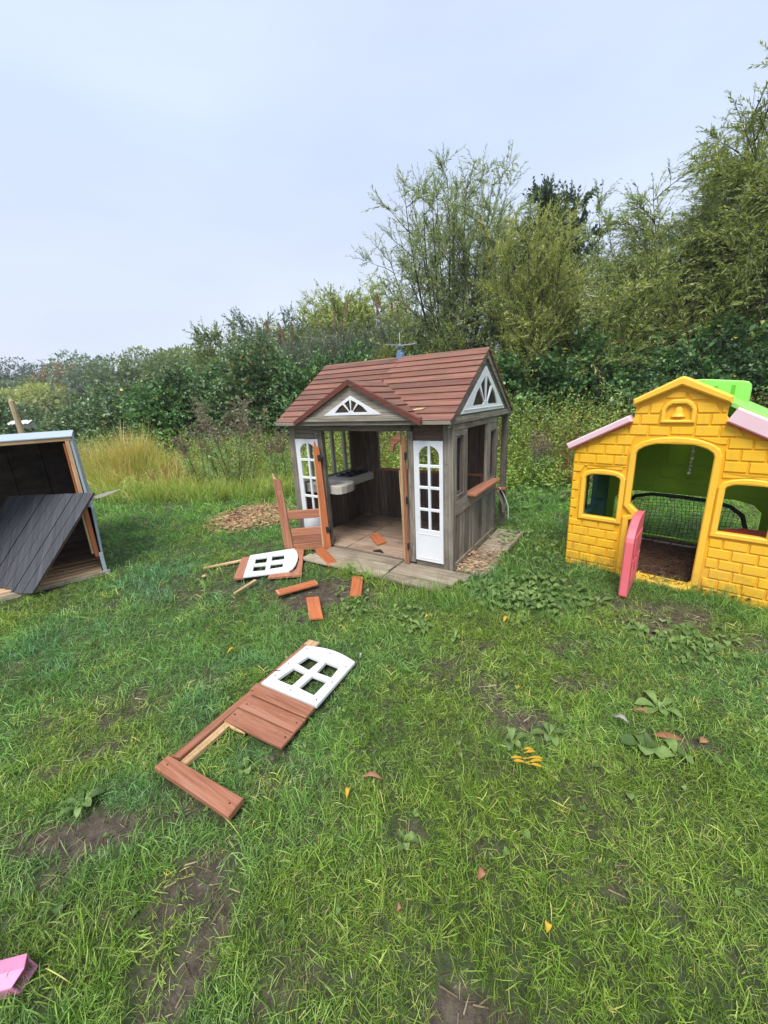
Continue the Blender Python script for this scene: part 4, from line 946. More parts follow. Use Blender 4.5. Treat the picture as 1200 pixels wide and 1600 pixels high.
def panel():
    BR = Vector((-2.862, 2.885, .030)); e2 = Vector((.432, .355, .728)); L = e2.length; e2.normalize(); e1 = Vector((-.82, .17, -.028)).normalized()
    T = thing('black_panel', 'black-painted plank panel leaning askew against the open grey-blue box', 'panel', BR)
    n = e1.cross(e2); k = 9; w = .102
    fl = 1 if n.dot(Vector((0, -1, 0))) > 0 else -1
    pf = lambda name, P, off, th, mat: plate(name, [(x, y) for x, y in P], [], n*off, e1, e2, th, mat, T, bev=.0015)
    # light faces the camera: e1 x e2
    for i in range(k):
        x0, x1 = i*w, (i+1)*w-.006
        pf('plank', [(x0, rnd.uniform(-.004, .004)), (x1, rnd.uniform(-.004, .004)), (x1, L+rnd.uniform(-.003, .003)), (x0, L+rnd.uniform(-.003, .003))], (-.006 if fl > 0 else -.010)+rnd.uniform(-.003, .003), .016, 'black_paint')
    pf('backing', [(.004, .004), (k*w-.006, .004), (k*w-.006, L-.004), (.004, L-.004)], -.016 if fl > 0 else .0065, .0095, 'wood_red_x')
panel()
P = [Vector((-2.50, 3.29, .70)), Vector((-2.40, 3.36, .715)), Vector((-2.30, 3.40, .745))]
s_ = plate('wood_splinter', [(0, -.012), (.10, -.014), (.215, .004), (.22, .008), (.10, .016), (0, .012)], [], P[0], (P[2]-P[0]).normalized(), (0, .1, 1), .012, 'cream'); tag(s_, 'pale splintered board end jutting out of the right side of the open box', 'splinter')
def pink_tube():
    a = Vector((-1.42, .555, .050)); b = Vector((-.970, .642, .045)); d = (b-a).normalized(); s = Vector((-d.y, d.x, 0)); u = Vector((0, 0, 1))
    T = thing('plastic_beam', 'pink hollow plastic beam end lying in the grass', 'beam', a)
    sec = [(-.028, -.026), (.022, -.028), (.032, -.006), (.026, .024), (-.010, .032), (-.034, .014)]
    V = []
    for sc, off in ((1, 0), (.86, 0)):
        for q in (0, 1):
            c = (b-a)*q
            for i, (x, z) in enumerate(sec): V.append(c+s*x*sc+u*z*sc+d*(.012*math.sin(i*2) if q else 0))
    F = []
    for i in range(6):
        j = (i+1) % 6; F.append((i, 6+i, 6+j, j)); F.append((12+i, 12+j, 18+j, 18+i)); F.append((6+i, 18+i, 18+j, 6+j)); F.append((i, j, 12+j, 12+i))
    o = mesh('tube_shell', V, F, 'pink_light', T); 
    m = o.modifiers.new('bev', 'BEVEL'); m.width = .003; m.segments = 2
pink_tube()

# ================================================================== vegetation
def unit(a): return a/np.maximum(1e-9, np.linalg.norm(a, axis=-1, keepdims=True))
def leaves(P, D, Nn, L, W, curl=.0):
    """one folded quad per leaf: P base, D axis, Nn rough normal, L length, W width"""
    S = unit(np.cross(D, Nn)); Nn = unit(np.cross(S, D)); L = L[:, None]; W = W[:, None]
    a = P; b = P+D*L*.42+S*W*.5+Nn*W*.12; c = P+D*L-Nn*L*curl; d = P+D*L*.42-S*W*.5+Nn*W*.12
    V = np.stack([a, b, c, d], 1).reshape(-1, 3); return V, np.arange(len(V)).reshape(-1, 4)
def spray_leaves(O, D, L, n, droop, ll, lw, spread, rng, t0=.12, up=.5, jit=.0):
    """leafy twigs: O start points, D directions, L lengths, n leaves on each"""
    m = len(O); t = np.tile(np.linspace(t0, 1, n), (m, 1))+rng.uniform(-.03, .03, (m, n)); g = np.array([0, 0, -1.])
    Lx = L[:, None, None]; tt = t[:, :, None]
    P = O[:, None]+D[:, None]*Lx*tt+g*droop*Lx*tt**2
    T = unit(D[:, None]+g*2*droop*tt)
    Rv = unit(rng.normal(size=(m, n, 3))); S = unit(np.cross(T, Rv)); a = spread*(.6+.8*rng.random((m, n, 1)))
    A = unit(T*np.cos(a)+S*np.sin(a)+g*.15*rng.random((m, n, 1))); Nn = unit(np.array([0, 0, up])+rng.normal(size=(m, n, 3))*.55)
    if jit: P = P+rng.normal(size=P.shape)*jit
    sz = (.55+.75*rng.random((m, n)))*(1.05-.45*t)
    return P.reshape(-1, 3), A.reshape(-1, 3), Nn.reshape(-1, 3), (ll*sz).ravel(), (lw*sz).ravel()
def twig_mesh(O, D, L, droop, r):
    """three-sided tapering stems for the sprays"""
    g = np.array([0, 0, -1.]); V = []; k = 4; m = len(O); u = unit(np.cross(D, [.3, .5, .2])); w = np.cross(D, u)
    for i in range(k):
        t = i/(k-1); c = O+D*(L*t)[:, None]+g*(droop*L*t*t)[:, None]
        for a in (0, 2.1, 4.2): V.append(c+(u*math.cos(a)+w*math.sin(a))*(r*(1-.8*t)))
    V = np.stack(V, 1); F = []
    for i in range(k-1):
        for a in range(3): F.append((i*3+a, i*3+(a+1) % 3, (i+1)*3+(a+1) % 3, (i+1)*3+a))
    F = np.array(F)[None]+(np.arange(m)*k*3)[:, None, None]; return V.reshape(-1, 3), F.reshape(-1, 4)
def cat(parts):
    V = []; F = []; o = 0
    for v, f in parts: V.append(v); F.append(f+o); o += len(v)
    return np.concatenate(V), np.concatenate(F)
def vftube(lines):
    V, F = [], []
    for pts, r0, r1, sd in lines:
        n = len(pts); tube_vf(pts, [r0+(r1-r0)*i/(n-1) for i in range(n)], sd, False, V, F)
    return V, F
def bend(p, d, L, n, wob, up, rng):
    pts = [np.array(p, float)]; d = np.array(d, float)
    for i in range(n):
        d = d+rng.normal(size=3)*wob+np.array([0, 0, up]); d = d/np.linalg.norm(d); pts.append(pts[-1]+d*L/n)
    return pts, d
def tree(name, label, base, H, W, stems, nb, nspray, leaf, ll, lw, nleaf, seed, group, bark_='bark_grey', lean=.35, first=.15, droop=.15, spl=.7, spread=.55, up=.02, env=None, lvb=0, skew=(0, 0), stemr=.05, bup=.25):
    """stems from the ground, branches off them, leafy sprays off the branches"""
    rng = np.random.default_rng(seed); T = thing(name, label, 'tree', (base[0], base[1], 0), 0, group); B0 = np.zeros(3)
    lines = []; O = []; D = []; Ls = []
    for s in range(stems):
        a = rng.uniform(0, 6.283); r = lean*(.35+.65*rng.random())*(0 if stems == 1 else 1)
        h = H*(.86+.14*rng.random())*(1-.30*r)
        d = np.array([math.cos(a)*r+skew[0], math.sin(a)*r+skew[1], 1.]); d /= np.linalg.norm(d)
        pts, dd = bend(B0+np.array([math.cos(a), math.sin(a), 0])*.12*(stems > 1), d, h/d[2]*.93, 9, .042, up, rng); lines.append((pts, stemr, stemr*.12, 5))
        P = np.array(pts)
        for b in range(nb):
            t = first+(1-first)*(b+rng.random())/nb; q = t*9; i = min(8, int(q)); p = P[i]+(P[i+1]-P[i])*(q-i); ax = unit(P[i+1]-P[i])
            a2 = rng.uniform(0, 6.283); e = env(t) if env else max(.36, math.sin(math.pi*min(1, .12+t*.95)))**.7
            bd = unit(np.array([math.cos(a2), math.sin(a2), bup+.45*rng.random()])+ax*.3); bl = W*.5*e*(.45+.65*rng.random())+.12
            bp, _ = bend(p, bd, bl, 5, .10, .03-droop*.15, rng); lines.append((bp, stemr*.35*(1-.6*t)+.004, .003, 3)); bp = np.array(bp)
            k = max(3, int(nspray*(.4+.6*e)))
            qs = rng.random(k)**.7*5; ii = np.minimum(4, qs.astype(int)); pp = bp[ii]+(bp[ii+1]-bp[ii])*(qs-ii)[:, None]
            dv = unit(unit(bp[ii+1]-bp[ii])*.8+rng.normal(size=(k, 3))*.55+np.array([0, 0, .25]))
            O.append(pp); D.append(dv); Ls.append(spl*(.45+.75*rng.random(k))*(.7+.3*e))
        k = 14; qs = rng.uniform(4.5, 9, k); ii = np.minimum(8, qs.astype(int)); O.append(P[ii]+(P[ii+1]-P[ii])*(qs-ii)[:, None]); D.append(unit(dd+rng.normal(size=(k, 3))*.35)); Ls.append(spl*(.5+.7*rng.random(k)))
    O, D, Ls = np.concatenate(O), np.concatenate(D), np.concatenate(Ls)
    keep = O[:, 2] > H*.03; O, D, Ls = O[keep], D[keep], Ls[keep]
    P, A, Nn, L_, W_ = spray_leaves(O, D, Ls, nleaf, droop, ll, lw, spread, rng)
    lv = np.repeat(rng.normal(.42, .17, len(O)), nleaf)+rng.normal(0, .14, len(P))+lvb
    V, F = leaves(P, A, Nn, L_, W_, .08)
    TV, TF = twig_mesh(O, D, Ls, droop, .0045*max(1, ll/.1))
    V, F = cat([(V, F), (TV, TF)]); lvf = np.concatenate([lv, np.full(len(TF), .0)]); mi = np.concatenate([np.zeros(len(lv), int), np.ones(len(TF), int)])
    c = npmesh('crown', V, F, [leaf, bark_], T, lv=lvf, midx=mi); c['kind'] = 'stuff'
    v, f = vftube(lines); mesh('trunk', v, f, bark_, T, True); return T
def bush(name, label, x, y, rx, ry, h, n, leaf, ll, lw, nleaf, seed, group, spl=.45, droop=.5, spread=.8, category='bush', canes=True, lvb=0, z0=0, upd=.7, inner=True, dead=0):
    """a mound of leafy shoots with real depth"""
    rng = np.random.default_rng(seed); T = thing(name, label, category, (x, y, 0), 0, group)
    u = unit(rng.normal(size=(n, 3))); u[:, 2] = np.abs(u[:, 2]); rad = .62+.38*rng.random(n)**.6
    ph = rng.random(6)*6.28; lob = 1+.16*np.sin(u[:, 0]*5+ph[0])*np.cos(u[:, 1]*4+ph[1])+.15*np.sin(u[:, 0]*11+u[:, 2]*7+ph[2])+.09*np.sin(u[:, 2]*15+ph[3]+u[:, 0]*9)
    O = u*np.array([rx, ry, h])*(rad*lob)[:, None]; O[:, 2] = np.maximum(O[:, 2]*(1), .02)+z0
    D = unit(u*np.array([1, 1, .6])+np.array([0, 0, upd])+rng.normal(size=(n, 3))*.5); Ls = spl*(.5+.8*rng.random(n))
    P, A, Nn, L_, W_ = spray_leaves(O, D, Ls, nleaf, droop, ll, lw, spread, rng, up=.8)
    clump = (np.sin(O[:, 0]*3.1+ph[4])*np.cos(O[:, 2]*3.7+ph[5])+np.sin(O[:, 1]*4))*.08
    lv = np.repeat(rng.normal(.44, .20, n)+clump*2.2, nleaf)+rng.normal(0, .18, len(P))+lvb
    lv = np.clip(lv, 0, .945); lv[rng.random(len(lv)) < .006] = 1.0
    V, F = leaves(P, A, Nn, L_, W_, .05); TV, TF = twig_mesh(O, D, Ls, droop, .004)
    parts = [(V, F)]; lvs = [lv]; mi = [np.zeros(len(lv), int)]
    if inner:                                       # larger dark leaves added deep inside to block light through the mound
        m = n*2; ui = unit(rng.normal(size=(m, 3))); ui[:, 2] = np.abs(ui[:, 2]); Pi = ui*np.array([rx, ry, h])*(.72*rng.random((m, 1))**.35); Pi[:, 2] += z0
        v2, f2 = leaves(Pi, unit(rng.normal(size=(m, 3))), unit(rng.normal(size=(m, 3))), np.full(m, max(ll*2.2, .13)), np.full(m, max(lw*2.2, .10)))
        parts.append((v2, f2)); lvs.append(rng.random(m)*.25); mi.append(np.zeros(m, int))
    parts.append((TV, TF)); lvs.append(np.zeros(len(TF))); mi.append(np.ones(len(TF), int))
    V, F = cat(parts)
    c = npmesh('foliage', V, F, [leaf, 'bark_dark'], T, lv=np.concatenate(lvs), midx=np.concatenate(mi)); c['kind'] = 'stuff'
    if dead:                                        # rusty dead shoots standing out of the top
        Od = O[rng.integers(0, n, dead)]; Od = Od[Od[:, 2] > h*.45]; m = len(Od); Pd, Ad, Nd, Ld, Wd = spray_leaves(Od, unit(rng.normal(size=(m, 3))*.35+np.array([0, 0, 1.])), .35+.45*rng.random(m), 16, .1, .05, .028, .7, rng)
        v, f = leaves(Pd, Ad, Nd, Ld, Wd); npmesh('dead_shoots', v, f, 'leaf_rust' if seed % 2 else 'seed_tan', T, lv=rng.random(len(f)))['kind'] = 'stuff'
    if canes:
        lines = []
        for i in range(9):
            a = rng.uniform(0, 6.28); p, _ = bend((rx*.4*math.cos(a), ry*.4*math.sin(a), 0), (math.cos(a)*.5, math.sin(a)*.5, 1), h*1.15, 7, .12, -.04, rng); lines.append((p, .012, .004, 4))
        v, f = vftube(lines); mesh('cane', v, f, 'bark_dark', T, True)['kind'] = 'stuff'
    return T
def far_tree(name, label, x, y, H, W, leaf, seed, group, n=9000, ls=.42, lvb=0, low=.12):
    rng = np.random.default_rng(seed); T = thing(name, label, 'tree', (x, y, 0), 0, group)
    nl = 16; C_ = np.stack([rng.normal(0, .24, nl)*W, rng.normal(0, .2, nl)*W, H*(.30+.52*rng.random(nl))], -1); Rr = W*(.14+.16*rng.random(nl))
    C_[:, 2] = np.minimum(C_[:, 2], H-Rr*.9); k = rng.integers(0, nl, n); u = unit(rng.normal(size=(n, 3)))
    P = C_[k]+u*(Rr[k]*(.72+.3*rng.random(n)))[:, None]*np.array([1.1, 1.1, .85])
    P[:, 2] = np.clip(P[:, 2], H*low*rng.random(n), None)
    lv = .42+.16*u[:, 2]*0+rng.normal(0, .17, n)+(k/nl-.5)*.25+lvb
    V, F = leaves(P, unit(u+rng.normal(size=(n, 3))*.7), unit(u+rng.normal(size=(n, 3))*.4), ls*(.5+rng.random(n)), ls*.6*(.5+rng.random(n)))
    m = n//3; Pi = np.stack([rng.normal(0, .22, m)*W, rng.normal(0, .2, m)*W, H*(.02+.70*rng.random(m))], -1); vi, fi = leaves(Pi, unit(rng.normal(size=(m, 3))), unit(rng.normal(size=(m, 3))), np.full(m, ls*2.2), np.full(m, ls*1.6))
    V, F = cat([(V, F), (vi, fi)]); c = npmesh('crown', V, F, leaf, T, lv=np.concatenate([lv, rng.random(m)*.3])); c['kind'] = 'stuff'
    lines = [([(0, 0, 0), (.1, 0, H*.25), (-.1, .1, H*.6)], .03*H, .01*H, 6)]
    for j in range(6): lines.append(([(0, 0, H*.2), tuple(C_[j]*.6+np.array([0, 0, H*.1])), tuple(C_[j])], .012*H, .004*H, 4))
    v, f = vftube(lines); mesh('trunk', v, f, 'bark_dark', T, True); return T

# the willows on the right
GW = 'willows and shrubs behind the playhouses'
tree('willow_tree', 'tall airy pale green willow with many slender stems behind the wooden playhouse', (2.2, 11.2), 6.95, 3.4, 25, 12, 16, 'leaf_willow', .110, .022, 18, 31, GW, lean=.34, first=.16, droop=.08, spl=.60, spread=.6, skew=(-.02, 0), stemr=.05, up=.035)
tree('willow_tree', 'yellowish slender willow just right of the tall airy willow', (3.4, 9.3), 5.0, 1.7, 12, 16, 20, 'leaf_willow_yellow', .09, .022, 16, 32, GW, lean=.17, first=.06, droop=.05, spl=.55, spread=.5, stemr=.03, bup=.8)
tree('conifer_like_tree' if False else 'poplar_tree', 'dark green tree rising behind the yellowish willow', (6.2, 16.5), 8.5, 3.6, 10, 17, 26, 'leaf_dark', .17, .10, 15, 33, GW, lean=.17, first=.2, droop=.1, spl=.8, spread=.7, stemr=.07, bark_='bark_dark')
tree('willow_tree', 'grey-green willow with feathery top right of the dark tree', (5.9, 10.8), 5.7, 2.7, 10, 15, 24, 'leaf_willow', .115, .024, 17, 34, GW, lean=.33, first=.06, droop=.22, spl=.8, spread=.55, lvb=-.08, stemr=.045)
tree('willow_tree', 'huge dense olive willow filling the right edge above the yellow playhouse', (9.35, 9.7), 8.0, 5.2, 17, 20, 34, 'leaf_willow_olive', .105, .024, 20, 57, GW, lean=.27, first=.05, droop=.26, spl=.85, spread=.5, stemr=.08, skew=(-.02, -.03))
tree('willow_tree', 'dense drooping olive willow in front of the huge one at the right edge', (7.4, 9.4), 6.2, 4.0, 13, 18, 30, 'leaf_willow_olive', .12, .026, 17, 36, GW, lean=.34, first=.05, droop=.34, spl=.85, spread=.5, stemr=.05)
tree('willow_tree', 'low olive willow spreading behind the ivy right of the wooden playhouse', (4.8, 9.3), 3.9, 2.5, 9, 13, 22, 'leaf_willow_olive', .11, .025, 16, 37, GW, lean=.36, first=.04, droop=.25, spl=.75, spread=.55, lvb=.08, stemr=.035)
tree('willow_tree', 'olive willow just beyond the right edge of the huge one', (11.5, 10.5), 8.8, 4.4, 8, 15, 18, 'leaf_willow_olive', .13, .028, 16, 38, GW, lean=.35, first=.05, droop=.28, spl=.9, spread=.5, stemr=.07)
tree('willow_tree', 'bushy green willow at the foot of the tall airy one', (1.35, 10.6), 3.3, 2.2, 8, 10, 15, 'leaf_willow_yellow', .10, .024, 15, 39, GW, lean=.4, first=.05, droop=.15, spl=.6, spread=.6, lvb=-.12, stemr=.03)
# middle distance trees, left of the willow
GM = 'middle distance trees behind the hedge'
tree('sallow_tree', 'round olive-green tree with a fine twiggy top behind the playhouse roof', (-.9, 21.5), 6.7, 6.0, 12, 14, 22, 'leaf_willow_olive', .20, .075, 14, 41, GM, lean=.35, first=.1, droop=.1, spl=1.1, spread=.8, lvb=.12, stemr=.08)
tree('sallow_tree', 'smaller olive-green tree left of the round one, below the thin mast', (-3.3, 21), 5.4, 4.8, 10, 12, 20, 'leaf_willow_olive', .20, .08, 13, 42, GM, lean=.38, first=.08, droop=.1, spl=1.0, spread=.8, stemr=.07)
tree('hawthorn_tree', 'blue-green tree with loose upright shoots above the bramble hedge', (-4.2, 17.5), 5.3, 2.5, 7, 12, 14, 'leaf_bluegreen', .13, .06, 14, 43, GM, lean=.26, first=.08, droop=.08, spl=.8, spread=.7, stemr=.05)
tree('hawthorn_tree', 'brownish olive tree left of the blue-green one', (-7.2, 21.5), 5.6, 3.4, 7, 12, 14, 'leaf_mid', .18, .08, 13, 44, GM, lean=.3, first=.08, droop=.08, spl=.9, spread=.75, lvb=.1, stemr=.06)
tree('sallow_tree', 'green tree filling the gap between the round tree and the airy willow', (2.2, 18), 5.2, 3.6, 7, 11, 15, 'leaf_mid', .17, .065, 13, 45, GM, lean=.35, first=.06, droop=.1, spl=.9, spread=.75, stemr=.06)
# far trees on the left
GF = 'far trees on the left horizon'
for i, (x, y, H, W, lf, lab) in enumerate([
    (-26, 50, 8.6, 11, 'leaf_mid', 'pale green rounded tree, highest of the far trees'), (-33, 53, 8.4, 11, 'leaf_bluegreen', 'mid green tree left of the highest far tree'),
    (-19, 46, 7.8, 10, 'leaf_mid', 'mid green tree right of the highest far tree'), (-13, 42, 7.0, 9, 'leaf_orange', 'far tree with a tan autumn top beside the brownish olive tree'),
    (-47, 64, 9.4, 10, 'leaf_orange', 'far tree with an orange-brown autumn crown'), (-52, 62, 7.4, 9, 'leaf_mid', 'low green tree at the foot of the dark far trees'),
    (-61, 72, 11.0, 15, 'leaf_dark', 'green tree with a flat top, second from the left edge'), (-74, 76, 11.2, 16, 'leaf_mid', 'far tree at the left edge of the view'),
    (-58, 60, 6.5, 12, 'leaf_bluegreen', 'dark blue-green tree before the flat-topped far tree'), (-42, 50, 5.2, 9, 'leaf_willow_yellow', 'low yellowish far bush under the orange-brown tree'), (-9, 38, 6.4, 9, 'leaf_mid', 'far green tree half hidden behind the brownish olive tree')]):
    far_tree('far_tree', lab, x, y, H, W, lf, 60+i, GF, n=9000, ls=.34)
# bramble hedge on the left
GB = 'brambles of the hedge'
for i, (x, y, rx, ry, h, n, lab, lf, lb) in enumerate([
    (-1.3, 10.4, 1.5, 1.1, 2.35, 3000, 'dark green bramble directly behind the left end of the playhouse roof', 'leaf_ivy', 0), (-3.2, 10.9, 1.7, 1.2, 2.6, 3600, 'tallest bramble with rusty dead shoots, right of the grey mugwort', 'leaf_bramble', .05),
    (-5.2, 11.2, 1.6, 1.2, 2.15, 3400, 'bramble with orange leaves behind the grey mugwort', 'leaf_ivy', .02), (-7.1, 11.8, 1.5, 1.2, 1.85, 3200, 'bramble right of the gap behind the dry grass', 'leaf_bramble', .05),
    (-8.9, 12.6, 1.4, 1.2, 1.2, 2600, 'low bramble at the left end of the hedge', 'leaf_bramble', .08), (-14.6, 15.5, 2.0, 1.5, 1.85, 2600, 'bramble behind the slanted fence post', 'leaf_bramble', 0),
    (-17.8, 16.5, 2.2, 1.5, 1.8, 2400, 'bramble at the left edge of the view', 'leaf_bramble', -.05), (-12.2, 16.5, 1.3, 1.1, 1.0, 1600, 'low bramble beside the pale sheet', 'leaf_mid', .1), (-10.9, 14.0, 1.0, 1.0, .8, 1300, 'lowest bramble at the gap in the hedge', 'leaf_bramble', .1),
    (.5, 10.3, 1.4, 1.1, 2.35, 2600, 'bramble behind the middle of the playhouse roof', 'leaf_bramble', 0)]):
    bush('bramble_bush', lab, x, y, rx, ry, h, n, lf, .115, .082, 8, 100+i, GB, spl=.5, droop=.35, lvb=lb+.03, dead=26)
GI = 'dark leafy bushes behind the yellow playhouse'
for i, (x, y, rx, ry, h, n, lab, lf, lb) in enumerate([
    (2.9, 9.0, 1.3, .9, 1.9, 2800, 'leafy bush directly right of the wooden playhouse roof', 'leaf_ivy', .1), (4.5, 8.5, 1.4, .9, 2.0, 3400, 'dark bush with bright green top shoots left of the yellow playhouse', 'leaf_ivy', .06),
    (6.2, 8.2, 1.5, 1.0, 2.1, 3600, 'darkest bush directly behind the yellow gable', 'leaf_ivy', -.04), (8.0, 7.9, 1.5, 1.0, 2.4, 3400, 'dark bush behind the green back board of the yellow playhouse', 'leaf_ivy', -.02),
    (9.8, 7.8, 1.5, 1.1, 2.5, 2400, 'dark bush at the right edge of the view', 'leaf_ivy', 0), (5.3, 7.5, 1.1, .6, 1.15, 2000, 'low grey-green bush at the left eave of the yellow playhouse', 'leaf_bramble', .05)]):
    bush('ivy_bush', lab, x, y, rx, ry, h, n, lf, .115, .085, 8, 140+i, GI, spl=.5, droop=.45, lvb=lb)
# buddleias with dead flower spikes behind the roof
def buddleia(label, x, y, h, seed, n=520):
    rng = np.random.default_rng(seed); T = thing('buddleia_bush', label, 'bush', (x, y, 0), 0, 'silvery buddleias behind the playhouse roof')
    a = rng.random(n)*6.28; r = rng.random(n)**.5; O = np.stack([.75*r*np.cos(a), .5*r*np.sin(a), h*(.25+.6*rng.random(n))], -1); D = unit(np.stack([.35*np.cos(a), .35*np.sin(a), np.ones(n)], -1)+rng.normal(size=(n, 3))*.15); Ls = .45+.35*rng.random(n)
    P, A, Nn, L_, W_ = spray_leaves(O, D, Ls, 16, .05, .12, .026, .65, rng); V, F = leaves(P, A, Nn, L_, W_, .1); TV, TF = twig_mesh(O, D, Ls, .05, .005); V, F = cat([(V, F), (TV, TF)])
    c = npmesh('foliage', V, F, ['leaf_silver', 'stem_brown'], T, lv=np.concatenate([rng.normal(.45, .2, len(P)), np.zeros(len(TF))]), midx=np.concatenate([np.zeros(len(P), int), np.ones(len(TF), int)])); c['kind'] = 'stuff'
    for i in range(7):
        a = rng.uniform(0, 6.28); p = np.array([.7*math.cos(a)*rng.random(), .4*math.sin(a), h*(.9+.18*rng.random())]); d = unit(np.array([.25*math.cos(a), .1, 1.])); m = 260; t = rng.random(m)
        Pq = p+d*(t*.34)[:, None]+unit(rng.normal(size=(m, 3)))*(.045*(1-t*.8))[:, None]; v, f = leaves(Pq, unit(rng.normal(size=(m, 3))+d*1.5), unit(rng.normal(size=(m, 3))), np.full(m, .03), np.full(m, .018))
        tv, tf = vftube([([p-d*.6, p, p+d*.3], .006, .003, 3)]); v, f = cat([(v, f), (np.array([list(q) for q in tv]), np.array([q for q in tf if len(q) == 4]))])
        npmesh('seed_head', v, f, 'seed_tan' if i % 3 else 'leaf_rust', T, lv=rng.random(len(f)))
buddleia('silvery buddleia with tan seed spikes behind the left half of the playhouse roof', -1.1, 11.9, 3.45, 201, 700)
buddleia('silvery buddleia with tan seed spikes behind the roof spinner', .6, 11.9, 3.6, 202, 700)
buddleia('silvery buddleia above the tallest bramble', -2.6, 12.4, 3.25, 203, 420)
# mugwort, docks and other tall weeds
def mugwort(label, x, y, h, seed, n=15, w=.35):
    rng = np.random.default_rng(seed); T = thing('tall_weed', label, 'weed', (x, y, 0), 0, 'tall weeds in front of the hedge'); lines = []; O = []; D = []; L = []; top = []
    for i in range(n):
        a = rng.uniform(0, 6.28); p, d = bend((w*.5*math.cos(a)*rng.random(), w*.5*math.sin(a)*rng.random(), 0), (w*.5*math.cos(a), w*.5*math.sin(a), 1), h*(.7+.3*rng.random()), 7, .05, .03, rng); lines.append((p, .006, .002, 4)); P = np.array(p)
        k = 40; t = rng.random(k)*.93+.05; q = t*7; ii = np.minimum(6, q.astype(int)); O.append(P[ii]+(P[ii+1]-P[ii])*(q-ii)[:, None]); D.append(unit(rng.normal(size=(k, 3))*np.array([1, 1, .3])+np.array([0, 0, .7]))); L.append(.12+.20*rng.random(k)*(1.1-t)); top.append(t > .62)
    O, D, L, top = map(np.concatenate, (O, D, L, top))
    P, A, Nn, L_, W_ = spray_leaves(O, D, L, 9, .05, .045, .012, .8, rng); V, F = leaves(P, A, Nn, L_, W_, .1); TV, TF = twig_mesh(O, D, L, .05, .0018); nl = len(P); V, F = cat([(V, F), (TV, TF)])
    tp = np.repeat(top, 9); c = npmesh('foliage', V, F, ['mugwort', 'mugwort_top', 'stem_brown'], T, lv=np.concatenate([rng.random(nl), np.zeros(len(TF))]), midx=np.concatenate([tp.astype(int), np.full(len(TF), 2)])); c['kind'] = 'stuff'
    v, f = vftube(lines); mesh('stems', v, f, 'stem_brown', T, True)['kind'] = 'stuff'
mugwort('tall grey-brown mugwort clump standing between the dry grass and the playhouse', -2.55, 6.75, 1.68, 211, 22, .55)
mugwort('smaller leaning mugwort on the left flank of the tall clump', -3.15, 6.9, 1.15, 212, 10, .5)
mugwort('brown dead weed stems behind the post of the wooden playhouse', 2.35, 5.9, .85, 213, 7, .3)
mugwort('tangled weed right behind the left post of the playhouse', -1.75, 7.2, 1.0, 214, 12, .5)
mugwort('weed stems seen through the back opening of the playhouse', .6, 6.6, 1.15, 215, 12, .5)
mugwort('weed stems beside the rear porch post', 1.55, 6.5, 1.05, 216, 12, .5)
def undergrowth():
    rng = np.random.default_rng(300); n = 9500
    y = 4.9+4.6*rng.random(n); x = rng.uniform(-1, 1, n)*(y*1.02)+.6
    lx, ly = tolocal(x, y, HO, HY); k = ~((lx > -1.8) & (lx < .35) & (ly < 1.7)); yl, ym = tolocal(x, y, YO, YY); k &= ~((yl > -.25) & (yl < 1.5) & (ym > -.6) & (ym < 1.5))
    edge = 5.5+np.where(x < -1.2, 1.3, 0)+np.where((x > -2.6) & (x < -1), .4, 0)-np.where(x > 1.3, .3, 0)+(vn1(x, y, 1.3)-.5)*1.2
    k &= (y > edge) & (y < 9.6) & ~((x < -3.2) & (y < 6.6)) & ~((x < -6.5)); x, y = x[k], y[k]; n = len(x)
    hh = np.clip((y-edge[k])*(.45+.3*(x > 1))+.28, .22, .85+.35*(x > 1))*(.55+.7*vn2(x, y, 1.7)); O = np.stack([x, y, hgt(x, y)], -1)
    D = unit(np.array([0, 0, 1.])+rng.normal(size=(n, 3))*.22)
    P, A, Nn, L_, W_ = spray_leaves(O, D, hh*1.1, 13, .06, .075, .032, .95, rng, up=.9)
    zone = vn3(x, y, 1.2); lv = np.repeat(rng.normal(.45, .15, n)+(zone-.5)*.5, 13)+rng.normal(0, .15, len(P)); V, F = leaves(P, A, Nn, L_, W_, .15); TV, TF = twig_mesh(O, D, hh*1.1, .06, .003)
    rust = np.repeat(vn4(x, y, 1.9) > .72, 13).astype(int); V, F = cat([(V, F), (TV, TF)])
    tm = np.where(np.repeat(rng.random(n) < .3, 9), 3, 2)
    c = npmesh('undergrowth', V, F, ['leaf_fresh', 'leaf_rust', 'stem_brown', 'leaf_fresh'], None, lv=np.concatenate([lv, np.full(len(TF), .3)]), midx=np.concatenate([rust, tm])); tag(c, 'tangled green and rusty undergrowth between the lawn and the hedges', kind='stuff')
undergrowth()

